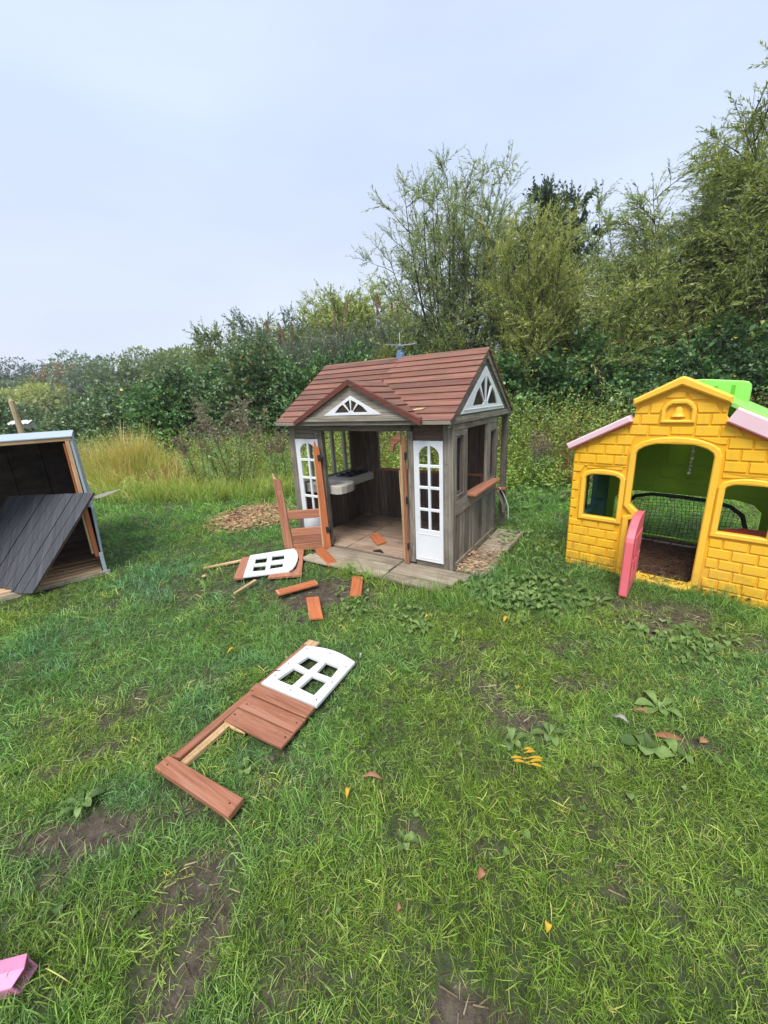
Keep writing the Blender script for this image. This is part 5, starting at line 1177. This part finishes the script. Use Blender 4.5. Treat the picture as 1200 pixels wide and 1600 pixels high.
# ------------------------------------------------------------------ grass: tufts instanced on points
def tuft_mesh(name, nb, L, Wd, flat, seed, spread=.035, seg=3):
    rng = np.random.default_rng(seed); V = []; F = []; bv = []; o = 0
    for b in range(nb):
        a = rng.uniform(0, 6.28); l = L*(.45+.75*rng.random()); tilt = flat*(.35+.8*rng.random()); h = rng.uniform(0, 6.28); q = rng.random()**.5*spread
        p = np.array([q*math.cos(h), q*math.sin(h), -.004]); d = np.array([math.cos(a), math.sin(a), 0.]); s = np.array([-d[1], d[0], 0]); tw = rng.normal()*.5; s = s*math.cos(tw)+np.array([0, 0, 1])*math.sin(tw)*.6
        el0 = math.pi/2-tilt*.35; w_ = Wd*(.6+.7*rng.random()); pts = [p]
        for i in range(seg):
            e = el0-(tilt*1.25)*(i+1)/seg; pts.append(pts[-1]+(d*math.cos(e)+np.array([0, 0, 1])*math.sin(e))*l/seg)
        for i, pp in enumerate(pts[:-1]): wi = w_*(.75 if i == 0 else 1-.25*i/seg); V += [pp-s*wi/2, pp+s*wi/2]
        V.append(pts[-1]); v_ = rng.random()
        for i in range(seg-1): F.append((o+2*i, o+2*i+1, o+2*i+3, o+2*i+2)); bv.append(v_)
        F.append((o+2*seg-2, o+2*seg-1, o+2*seg, o+2*seg)); bv.append(v_); o += 2*seg+1
    me = bpy.data.meshes.new(name); me.from_pydata([tuple(v) for v in V], [], [f if f[2] != f[3] else f[:3] for f in F]); me.materials.append(MATS['blade'])
    at = me.attributes.new('lv', 'FLOAT', 'FACE'); at.data.foreach_set('value', np.array(bv, np.float32)); me.update()
    return bpy.data.objects.new(name, me)
def gn_scatter(name, label, P, rot, scl, tc_, idx, protos, kind='stuff'):
    me = bpy.data.meshes.new(name); me.vertices.add(len(P)); me.vertices.foreach_set('co', P.astype(np.float32).ravel())
    for nm, ty, key, v in (('rot', 'FLOAT_VECTOR', 'vector', rot), ('scl', 'FLOAT_VECTOR', 'vector', scl), ('tc', 'FLOAT_VECTOR', 'vector', tc_), ('idx', 'INT', 'value', idx)):
        a = me.attributes.new(nm, ty, 'POINT'); a.data.foreach_set(key, v.astype(np.int32 if ty == 'INT' else np.float32).ravel())
    me.materials.append(MATS['blade'])
    o = bpy.data.objects.new(name, me); COL.objects.link(o); tag(o, label, kind=kind)
    col = bpy.data.collections.new(name+'_sources')
    for p in protos: col.objects.link(p)
    g = bpy.data.node_groups.new(name, 'GeometryNodeTree'); g.interface.new_socket('Geometry', in_out='INPUT', socket_type='NodeSocketGeometry'); g.interface.new_socket('Geometry', in_out='OUTPUT', socket_type='NodeSocketGeometry')
    n = g.nodes; l = g.links; gi = n.new('NodeGroupInput'); go = n.new('NodeGroupOutput'); ip = n.new('GeometryNodeInstanceOnPoints'); ci = n.new('GeometryNodeCollectionInfo')
    ci.inputs[0].default_value = col; ci.inputs['Separate Children'].default_value = True; ci.inputs['Reset Children'].default_value = True
    def na(nm, ty):
        q = n.new('GeometryNodeInputNamedAttribute'); q.data_type = ty; q.inputs[0].default_value = nm; return q.outputs[0]
    l.new(gi.outputs[0], ip.inputs['Points']); l.new(ci.outputs[0], ip.inputs['Instance']); ip.inputs['Pick Instance'].default_value = True
    l.new(na('idx', 'INT'), ip.inputs['Instance Index'])
    er = n.new('FunctionNodeEulerToRotation'); l.new(na('rot', 'FLOAT_VECTOR'), er.inputs[0]); l.new(er.outputs[0], ip.inputs['Rotation']); l.new(na('scl', 'FLOAT_VECTOR'), ip.inputs['Scale'])
    l.new(ip.outputs[0], go.inputs[0]); m = o.modifiers.new('scatter', 'NODES'); m.node_group = g; return o
def lawn():
    rng = np.random.default_rng(5); X = []; Y = []; S = []; K = []
    def zone(y0, y1, dens, s, half):
        A_ = (y1-y0)*2*half; n = int(A_*dens); y = rng.uniform(y0, y1, n); x = rng.uniform(-half, half, n); k = np.abs(x) < (y*1.10+.75)
        X.append(x[k]); Y.append(y[k]); S.append(np.full(k.sum(), s)); 
    zone(.15, 1.5, 3100, .80, 2.4); zone(1.5, 2.6, 2300, .90, 3.6); zone(2.6, 4.6, 700, 1.2, 5.6); zone(4.6, 8, 260, 1.9, 8.5); zone(8, 17, 50, 3.4, 16)
    x, y, s = map(np.concatenate, (X, Y, S)); 
    b = bare(x, y); keep = rng.random(len(x)) > b*1.08
    hx, hy = tolocal(x, y, HO, HY); keep &= ~((hx > -1.66) & (hx < -.03) & (hy > -.01) & (hy < 1.10)); keep &= ~((hx > -1.31) & (hx < .10) & (hy > -.35) & (hy < .02)); keep &= ~((hx > -.06) & (hx < .275) & (hy > .0) & (hy < 1.22))
    yx, yy = tolocal(x, y, YO, YY); keep &= ~((yx > -.0) & (yx < 1.26) & (yy > -.01) & (yy < 1.03))
    A = np.array([-2.552, 3.302]); e = np.array([-.816, -.578]); d = np.array([-.578, .816]); rel = np.stack([x, y], -1)-A; u_, v_ = rel@e, rel@d; keep &= ~((u_ > -.0) & (u_ < 1.55) & (v_ > -.03) & (v_ < 1.5))
    hole = np.zeros(len(x), bool)
    for P in HOLES: hole |= inpoly(x, y, P)
    for P in FLAT: keep &= ~inpoly(x, y, P) | hole
    mul = ((x+1.72)/.50)**2+((y-4.95)/.62)**2; keep &= ~((mul < .55+1.3*(vn2(x, y, 6)-.35)) & (rng.random(len(x)) < .84))
    hole = hole[keep]; x, y, s, b = x[keep], y[keep], s[keep], b[keep]; hx, hy = hx[keep], hy[keep]; yx, yy = yx[keep], yy[keep]; u_, v_ = u_[keep], v_[keep]; n = len(x)
    z = hgt(x, y); big = vn1.f(x, y, .8); mid = vn2.f(x, y, 2.3); fine = vn3(x, y, 7)
    hs = .35+.85*mid+.65*fine*vn4(x, y, 5)*1.6
    # longer grass against the buildings and on the left foreground
    dh = np.minimum(np.minimum(np.abs(hy+.40)+np.where((hx > -.9) & (hx < .5), 0, 9), np.abs(hx-.36)+np.where((hy > -.4) & (hy < 1.6), 0, 9)), 9)
    dy = np.where((yx > -.3) & (yx < 1.7) & (yy < .1), np.abs(yy+.06), 9); dl = np.where((yy > -.2) & (yx < 0), np.abs(yx+.06), 9); dy = np.minimum(dy, dl)
    hs *= 1+1.5*np.exp(-(dh/.13)**2)+1.5*np.exp(-(dy/.12)**2)
    lf = np.exp(-(((x+.98)/.40)**2+((y-.70)/.20)**2)); hs *= 1+.65*lf; bt = np.exp(-(((x+.52)/.16)**2+((y-.62)/.2)**2)); hs *= 1+.35*bt
    hs *= 1-.45*np.clip(b*1.5, 0, 1); hs *= 1+.25*(y < 1.2)
    hs = np.where(hole, np.minimum(hs, .8), hs)
    sc = np.stack([s*(.85+.3*rng.random(n)), s*(.85+.3*rng.random(n)), s*hs*(.7+.5*rng.random(n))], -1)
    tl = np.clip((vn4(x, y, 3.1)-.4)*1.6, 0, .8); ta = vn1(x, y, 1.9)*12; rot = np.stack([tl*np.cos(ta)+rng.normal(0, .16, n), tl*np.sin(ta)+rng.normal(0, .16, n), rng.random(n)*6.28], -1)
    # colour: multiplier of the blade colour
    wr = np.clip((big-.47)*4+.4, 0, 1)[:, None]; blue = np.clip((mid-.52)*5, 0, 1)[:, None]*(1-wr)+bt[:, None]*1.2; yel = np.clip((vn4.f(x, y, 1.6)-.52)*5, 0, 1)[:, None]+lf[:, None]*1.0; dry = np.clip(b*1.4, 0, 1)[:, None]
    c = np.array([1., 1.02, 1.]); blue = np.clip(blue, 0, 1)*.7; yel = np.clip(yel, 0, 1)*.8
    tcv = (1-blue)*c+blue*np.array([.72, .98, 2.0]); tcv = tcv*(1-yel)+yel*np.array([1.45, 1.12, .65]); tcv = tcv*(1-dry*.5)+dry*.5*np.array([1.5, 1.05, 1.3])
    far = np.clip((y-3.2)/1.5, 0, 1)[:, None]; tcv = tcv*(1-far*.45)+far*.45*np.array([1.05, 1.35, .85])
    hb = (rng.random(n) < .02+.10*np.clip((vn1.f(x, y, 3.3)-.5)*4, 0, 1)); tcv[hb] = np.array([2.6, 1.6, 1.4])
    tcv *= (.80+.42*rng.random(n))[:, None]*(.86+.28*fine[:, None])
    idx = np.where(rng.random(n) < .78, rng.integers(0, 5, n), rng.integers(5, 8, n))
    pr = [tuft_mesh('tuft', 15, .048, .0021, 1.5, 900+i, .030, 4) for i in range(5)]+[tuft_mesh('tuft', 9, .082, .0032, 1.6, 910+i, .035, 4) for i in range(3)]
    gn_scatter('grass', 'short damp lawn grass with long and yellowed tufts', np.stack([x, y, z], -1), rot, sc, tcv, idx, pr)
    print('tufts', n)
lawn()
def tall_grass():
    rng = np.random.default_rng(8); n = 5200
    x = rng.uniform(-8.5, -1.2, n); y = rng.uniform(6.2, 9.5, n)
    cl = np.exp(-(((x+4.95)/.72)**2+((y-7.7)/.65)**2)); cl2 = np.exp(-(((x+6.4)/.8)**2+((y-8.6)/.8)**2))*.75; cl3 = np.exp(-(((x+3.6)/.9)**2+((y-6.9)/.35)**2))*.34; cl2 = np.maximum(cl2, np.exp(-(((x+4.0)/.5)**2+((y-7.5)/.4)**2))*.6); c = np.maximum(np.maximum(cl, cl2), cl3)
    k = (rng.random(n) < c*1.5+.06); x, y, c = x[k], y[k], c[k]; n = len(x); pr = []
    for j in range(5):
        t = tuft_mesh('dry_tuft', 26, .62, .006, .55, 950+j, .11, 4); t.data.materials[0] = MATS['dry_grass' if j < 3 else 'rough_grass']; pr.append(t)
    s = (.40+1.25*c)*(.6+.6*rng.random(n))*(.75+.5*vn2(x, y, 3)); sc = np.stack([np.full(n, 1.2), np.full(n, 1.2), s], -1); rot = np.stack([rng.normal(0, .12, n), rng.normal(0, .12, n), rng.random(n)*6.28], -1)
    idx = np.where(rng.random(n) < .5+.5*c, rng.integers(0, 3, n), rng.integers(3, 5, n))
    gn_scatter('tall_grass', 'tall straw-yellow grass in front of the bramble hedge', np.stack([x, y, hgt(x, y)], -1), rot, sc, np.ones((n, 3)), idx, pr)
    # rough green-yellow fringe between lawn and hedge
    n = 3600; y = rng.uniform(5.6, 10.5, n); x = rng.uniform(-1, 1, n)*(y*1.1); e = 6.3+(vn1(x, y, 1)-.5)*1.2-np.where(x > -1, .7, 0); k = (y > e)&~((x>-1.2)&(y<6.0)); hx, hy = tolocal(x, y, HO, HY); k &= ~((hx > -1.8) & (hx < .3) & (hy < 1.7) & (hy > -.5)); yx, yy = tolocal(x, y, YO, YY); k &= ~((yx > -.2) & (yx < 1.5) & (yy > -.5) & (yy < 1.5)); x, y = x[k], y[k]; n = len(x); pr = []
    for j in range(4):
        t = tuft_mesh('rough_tuft', 24, .36, .006, .8, 970+j, .12, 3); t.data.materials[0] = MATS['rough_grass']; pr.append(t)
    gn_scatter('rough_grass', 'rough green and yellow grass between the lawn and the hedge', np.stack([x, y, hgt(x, y)], -1), np.stack([rng.normal(0, .15, n), rng.normal(0, .15, n), rng.random(n)*6.28], -1), np.stack([np.full(n, 1.1), np.full(n, 1.1), (.5+.9*vn2(x, y, 1.2))*(1+.8*((x > .8) & (y > 6.2)))], -1), np.ones((n, 3)), rng.integers(0, 4, n), pr)
tall_grass()
def mulch_patch():
    V = [(-1.72, 4.95, .012)]; F = []; n = 40
    for r in (.5, 1.0):
        for i in range(n):
            a = 6.283*i/n; q = r*(1+.22*(float(vn1(math.cos(a)*.6, math.sin(a)*.6, 3))-.5)); x, y = -1.72+.50*q*math.cos(a), 4.95+.62*q*math.sin(a); V.append((x, y, (.012 if r < .8 else -.012)))
    for i in range(n): F.append((0, 1+i, 1+(i+1) % n)); F.append((1+i, 1+n+i, 1+n+(i+1) % n, 1+(i+1) % n))
    o = mesh('wood_chip_heap', V, F, 'mulch', None, True); tag(o, 'low heap of tan wood chips on the lawn left of the wooden playhouse', 'wood chips')
    m = 3600; r = np.sqrt(NP.random(m))*1.0*(.75+.5*NP.random(m)); a = NP.random(m)*6.283; x, y = -1.72+.50*r*np.cos(a), 4.95+.62*r*np.sin(a); c = chip_mesh('chips', np.stack([x, y, .012*(1.05-r)+hgt(x, y)], -1), .045, 'wood_chip', o, z=.008); c['kind'] = 'stuff'
mulch_patch()

# ------------------------------------------------------------------ weeds, fallen leaves and small things on the lawn
def broad_leaf(base, ang, L, W, rise, droop, rng, V, F):
    """a veined leaf blade of 4 x 2 cells with a raised edge, plus its stalk"""
    d = Vector((math.cos(ang), math.sin(ang), 0)); s = Vector((-d.y, d.x, 0)); o = len(V); b = Vector(base); n = 8
    for i in range(n):
        t = i/(n-1); c = b+d*L*(.18+.82*t)+Vector((0, 0, rise*math.sin(min(1, t*1.3)*math.pi*.6)-droop*t*t)); w = W*math.sin(math.pi*(.04+.93*t)**1.15)**.62*(1 if i < n-1 else .15)
        wv = rng.uniform(-.12, .12)*W
        V += [c+s*w*.5+Vector((0, 0, w*.16+wv*.4)), c, c-s*w*.5+Vector((0, 0, w*.16-wv*.4))]
    for i in range(n-1):
        for k in range(2): F.append((o+i*3+k, o+i*3+k+1, o+i*3+k+4, o+i*3+k+3))
    o = len(V); st = V[o-n*3+1]; V += [b+s*.003, b-s*.003, st-s*.002, st+s*.002]; F.append((o, o+1, o+2, o+3))
def weed(label, x, y, n, L, W, seed, mat='leaf_weed', rise=.024, name='broadleaf_weed', group='broad-leaved weeds in the lawn'):
    rng = random.Random(seed); T = thing(name, label, 'weed', (x, y, float(hgt(np.array(x), np.array(y)))), 0, group)
    a0 = rng.uniform(0, 6)
    for i in range(n):
        V = []; F = []; broad_leaf((0, 0, .012), a0+i*6.283/n+rng.uniform(-.35, .35), L*rng.uniform(.45, 1.15), W*rng.uniform(.6, 1.2), rise*rng.uniform(.5, 1.5), rise*.7, rng, V, F)
        o = mesh('leaf', V, F, mat, T, True); at = o.data.attributes.new('lv', 'FLOAT', 'FACE'); q = rng.random(); at.data.foreach_set('value', [min(1, max(0, q+rng.uniform(-.08, .08))) for _ in o.data.polygons])
for i, (lab, x, y, n, L, W) in enumerate([
    ('large plantain rosette in the lawn below the pink half door', 1.189, 1.42, 7, .095, .042), ('broad pale-leaved plantain closest to the brown bark pieces', .987, 1.215, 5, .085, .052), ('plantain rosette at the edge of the small bare patch in the middle of the lawn', .648, 1.300, 6, .075, .034),
    ('small plantain just left of the middle bare patch, above the yellow sprig', .475, 1.262, 5, .06, .030), ('dandelion rosette with a yellow leaf beside it, in front of the deck', .203, 2.136, 8, .085, .030), ('light green rosette beside the large bare soil patch at the lower left', -1.160, 1.095, 7, .075, .034),
    ('small rosette in front of the right end of the deck', .381, 2.02, 4, .07, .03), ('flat dock plant in front of the pink half door', 1.430, 2.377, 5, .11, .05), ('flat weed with big leaves right of the muddy spot below the yellow doorway', 1.74, 1.99, 6, .10, .05),
    ('weed left of the muddy spot below the yellow doorway', 1.50, 2.03, 6, .09, .04), ('pale green seedling rosette inside the corner of the long broken frame', -.600, 1.215, 6, .055, .026), ('rosette under the top of the long broken frame, right side of the lawn', 1.55, 1.72, 5, .07, .03),
    ('small dark weed in the lower middle of the lawn', .02, .93, 6, .05, .024), ('plantain right of the broad pale-leaved plantain', 1.09, 1.175, 4, .07, .045)]):
    weed(lab, x, y, n, L, W, 400+i)
w_ = weed('single large dock leaf standing up in front of the playhouse deck', -.272, 2.925, 3, .13, .065, 431, 'leaf_weed', .06, 'dock_plant')
weed('bright green big-leaved dock at the foot of the tall mugwort', -2.05, 7.0, 6, .24, .14, 432, 'leaf_fresh', .17, 'dock_plant'); weed('second bright green dock right of the foot of the tall mugwort', -1.52, 7.0, 5, .20, .12, 433, 'leaf_fresh', .2, 'dock_plant')
def ground_cover():
    rng = random.Random(77); V = []; F = []; lv = []
    def put(n, fn, L, W, hi):
        for _ in range(n):
            x, y = fn(); k = len(F); broad_leaf((x, y, hi*rng.random()+float(hgt(np.array(x), np.array(y)))), rng.uniform(0, 6.28), L*rng.uniform(.6, 1.3), W*rng.uniform(.6, 1.3), .018, .012, rng, V, F); q = rng.random(); lv.extend([q]*(len(F)-k))
    put(230, lambda: (rng.gauss(.98, .18), rng.gauss(2.50, .15)), .060, .036, .045); put(70, lambda: (rng.gauss(.75, .10), rng.gauss(2.55, .12)), .05, .034, .04)
    put(130, lambda: (rng.gauss(1.30, .18), rng.gauss(3.5, .4)), .06, .036, .09)
    put(150, lambda: (rng.uniform(1.3, 3.4), rng.uniform(4.6, 5.8)), .11, .06, .18)
    put(90, lambda: (rng.gauss(-.28, .06), rng.gauss(2.45, .08)) if rng.random() < .5 else (rng.gauss(.1, .1), rng.gauss(2.25, .08)), .045, .03, .02)
    put(70, lambda: (rng.gauss(1.68, .16), rng.gauss(1.90, .10)), .05, .034, .02); put(110, lambda: (rng.uniform(-1, 1.8), rng.uniform(.7, 2.2)), .032, .022, .012)
    o = mesh('ground_cover', V, F, 'leaf_weed', None, True); at = o.data.attributes.new('lv', 'FLOAT', 'FACE'); at.data.foreach_set('value', lv); tag(o, 'low broad leaves spreading through the grass right of the playhouse deck', kind='stuff')
ground_cover()
def fallen(label, x, y, L, W, ang, mat, name='fallen_leaf', z=.045, curl=.012, cat_='leaf'):
    V = []; F = []; n = 6; c = Vector((0, 0, 0)); d = Vector((math.cos(ang), math.sin(ang), 0)); s = Vector((-d.y, d.x, 0))
    for i in range(n):
        t = i/(n-1)-.5; w = W*max(.04, math.sin(math.pi*(i/(n-1)))**.8); p = d*L*t+Vector((0, 0, curl*math.cos(t*5)))
        V += [p+s*w/2+Vector((0, 0, W*.15)), p, p-s*w/2+Vector((0, 0, W*.12))]
    F = [(i*3+k, i*3+k+1, i*3+k+4, i*3+k+3) for i in range(n-1) for k in range(2)]
    o = mesh(name, V, F, mat, None, True, (x, y, z+float(hgt(np.array(x), np.array(y))))); at = o.data.attributes.new('lv', 'FLOAT', 'FACE'); at.data.foreach_set('value', [rnd.random()*.8+.1]*len(F)); m = o.modifiers.new('th', 'SOLIDIFY'); m.thickness = .0012
    tag(o, label, cat_, 'fallen leaves and bark on the lawn' if cat_ == 'leaf' else None); return o
for a in [('yellow-green leaf lying beside the reddish bark strip', -.181, 1.080, .045, .016, 1.4, 'leaf_fallen_yellow'), ('pale lilac-grey leaf on the lawn right of the middle bare patch', .960, 1.333, .06, .022, -.7, 'leaf_fallen_pale'),
    ('orange leaf in the grass left of the flat dock plant', .731, 2.161, .075, .020, .9, 'leaf_fallen_yellow'), ('small yellow leaf in the dandelion rosette before the deck', .243, 2.215, .035, .022, .4, 'leaf_fallen_yellow'), ('yellow leaf nearest the bottom edge of the lawn', .378, .680, .024, .018, .9, 'leaf_fallen_yellow'),
    ('small brown leaf lower middle of the lawn', -.012, .735, .02, .014, .3, 'leaf_fallen_brown'), ('pale green upturned leaf above the middle bare patch', .571, 1.649, .05, .030, 1.0, 'leaf_weed'), ('narrow brown leaf above the pale lilac-grey leaf', 1.072, 1.371, .07, .018, -.5, 'leaf_fallen_brown'),
    ('tiny orange leaf right of the pale green upturned leaf', .60, 1.545, .018, .014, 0, 'leaf_fallen_yellow'), ('grey-green leaf on the left side of the lawn below the open box', -1.861, 2.109, .08, .04, -.4, 'leaf_weed'), ('brown leaf between the two lower muddy spots', .235, .80, .035, .022, .5, 'leaf_fallen_brown'),
    ('small white leaf right of the white four-pane window', -.166, 1.856, .035, .012, 1.1, 'leaf_fallen_pale'), ('orange-brown leaf left of the top of the long broken frame', -.93, 1.98, .06, .014, .8, 'leaf_fallen_yellow')]: fallen(*a)
fallen('curled reddish bark strip lying in the grass right of the long broken frame', -.095, 1.135, .085, .018, -.15, 'leaf_fallen_brown', 'bark_strip', .04, .012, 'bark')
fallen('large brown bark piece right of the broad plantain', 1.115, 1.262, .11, .034, -.3, 'leaf_fallen_brown', 'bark_piece', .03, .006, 'bark'); fallen('small brown bark piece right of the large one', 1.24, 1.235, .04, .028, .2, 'leaf_fallen_brown', 'bark_piece', .03, .006, 'bark')
def sprig():
    T = thing('leaf_sprig', 'fallen sprig with narrow bright yellow leaflets on the lawn', 'sprig', (.50, 1.165, .045+float(hgt(np.array(.5), np.array(1.165)))))
    tube('stem', [(-.02, -.03, 0), (-.012, .01, .012), (0.0, .055, .01)], .0022, 'leaf_weed', T, 4)
    for i, (y, a, L) in enumerate([(-.03, 2.9, .05), (-.028, .1, .06), (-.012, 3.0, .055), (-.010, -.05, .065), (.012, .1, .05), (.028, 0, .045), (-.034, -.3, .05)]):
        V = []; F = []; broad_leaf((-.012, y, .008), a, L, .012, .004, .006, rnd, V, F); o = mesh('leaflet', V, F, 'leaf_fallen_yellow', T, True)
sprig()
def stone(label, x, y, r, mat='cream'):
    bm = bmesh.new(); bmesh.ops.create_icosphere(bm, subdivisions=2, radius=r); rr = random.Random(int(x*1000))
    for v in bm.verts: v.co *= 1+rr.uniform(-.12, .12); v.co.z *= .55
    me = bpy.data.meshes.new('stone'); bm.to_mesh(me); bm.free(); me.materials.append(MATS[mat]); me.shade_smooth(); o = bpy.data.objects.new('stone', me); COL.objects.link(o); o.location = (x, y, .03); tag(o, label, 'stone')
stone('pale yellowish lump on the grass left of the broken white window', -1.553, 3.058, .022, 'wood_raw_x'); stone('small grey pebble on the lawn inside the long broken frame', -.50, 1.245, .012, 'bark_grey')
def backdrop_bits():
    T = thing('fence_post', 'weathered slanting wooden post standing before the brambles at the left edge', 'post', (-8.0, 9.0, 0))
    tube('shaft', [(0, 0, -.1), (-.01, 0, .9), (-.03, 0, 1.74)], [.062, .060, .056], 'post_tan', T, 9, False, False); tube('top', [(-.03, 0, 1.738), (-.045, 0, 1.80)], [.056, .02], 'post_tan', T, 9, False, False)
    P = thing('mast', 'thin distant pole rising above the trees left of the playhouse roof', 'pole', (-4.40, 30, 0)); tube('pole', [(0, 0, 0), (-.02, 0, 6.0), (-.16, 0, 8.95)], [.035, .028, .010], 'grey_plastic', P, 6)
    n = 12; V = [(-12.9+.75*i/n+rnd.uniform(-.02, .02), 14+.35*j/3+.10*rnd.random(), .98+.28*math.sin(math.pi*min(1, (j+.7)/3.5))+.06*rnd.random()) for j in range(4) for i in range(n+1)]
    F = [(j*(n+1)+i, j*(n+1)+i+1, (j+1)*(n+1)+i+1, (j+1)*(n+1)+i) for j in range(3) for i in range(n)]
    o = mesh('plastic_sheet', V, F, 'white_plastic'); tag(o, 'crumpled pale plastic sheet caught in the gap of the hedge at the left', 'sheet'); m = o.modifiers.new('th', 'SOLIDIFY'); m.thickness = .004
backdrop_bits()
def soil_bits():
    rng = np.random.default_rng(21); x = rng.uniform(-2.2, 2.6, 60000); y = rng.uniform(.3, 3.4, 60000); b = bare(x, y); k = (b > .25) & (rng.random(60000) < b*.6); x, y = x[k], y[k]
    pts = np.stack([x, y, hgt(x, y)], -1); m = len(pts)
    c = chip_mesh('thatch', pts[:m//2], .034, 'dry_stalk', z=.003, flat=.3, wf=.055); tag(c, 'dead grass stalks trodden into the bare patches of the lawn', kind='stuff')
    V = []; F = []; q = pts[m//2:]; n = len(q); r = .003+.006*rng.random(n)**3
    o = np.array([(1, 0, 0), (0, 1, 0), (-1, 0, 0), (0, -1, 0), (0, 0, .8)], float); a = rng.random(n)*6.28; ca, sa = np.cos(a), np.sin(a)
    B_ = o[None]*(.7+.6*rng.random((n, 5, 1))); X_ = B_[..., 0]*ca[:, None]-B_[..., 1]*sa[:, None]; Y_ = B_[..., 0]*sa[:, None]+B_[..., 1]*ca[:, None]; V = (np.stack([X_, Y_, B_[..., 2]], -1)*r[:, None, None]+q[:, None]).reshape(-1, 3)
    F = (np.array([(0, 1, 4), (1, 2, 4), (2, 3, 4), (3, 0, 4)])[None]+(np.arange(n)*5)[:, None, None]).reshape(-1, 3)
    g = npmesh('soil_crumbs', V, F, 'lawn_soil', None); g.data.attributes.new('bare', 'FLOAT', 'POINT').data.foreach_set('value', np.ones(len(V), np.float32)); tag(g, 'crumbs of dark soil on the bare patches', kind='stuff')
leafmat('dry_stalk', [(0, (.10, .075, .045)), (.6, (.24, .19, .11)), (1, (.42, .35, .22))], .1, .7)
soil_bits()

# ------------------------------------------------------------------ thin damp air
def haze():
    V, F = boxm(-140, 140, -60, 160, -1.0, 13.5, .001)
    o = mesh('haze', V, F, 'wood_raw_x'); o.data.materials.clear(); m = bpy.data.materials.new('haze_air'); m.use_nodes = True; n = m.node_tree.nodes
    for q in list(n): n.remove(q)
    out_ = n.new('ShaderNodeOutputMaterial'); p = n.new('ShaderNodeVolumePrincipled'); p.inputs['Color'].default_value = (.86, .91, 1, 1); p.inputs['Density'].default_value = .0013; p.inputs['Anisotropy'].default_value = .2
    m.node_tree.links.new(p.outputs[0], out_.inputs['Volume']); o.data.materials.append(m); tag(o, 'thin damp haze over the whole field', kind='stuff')
haze()
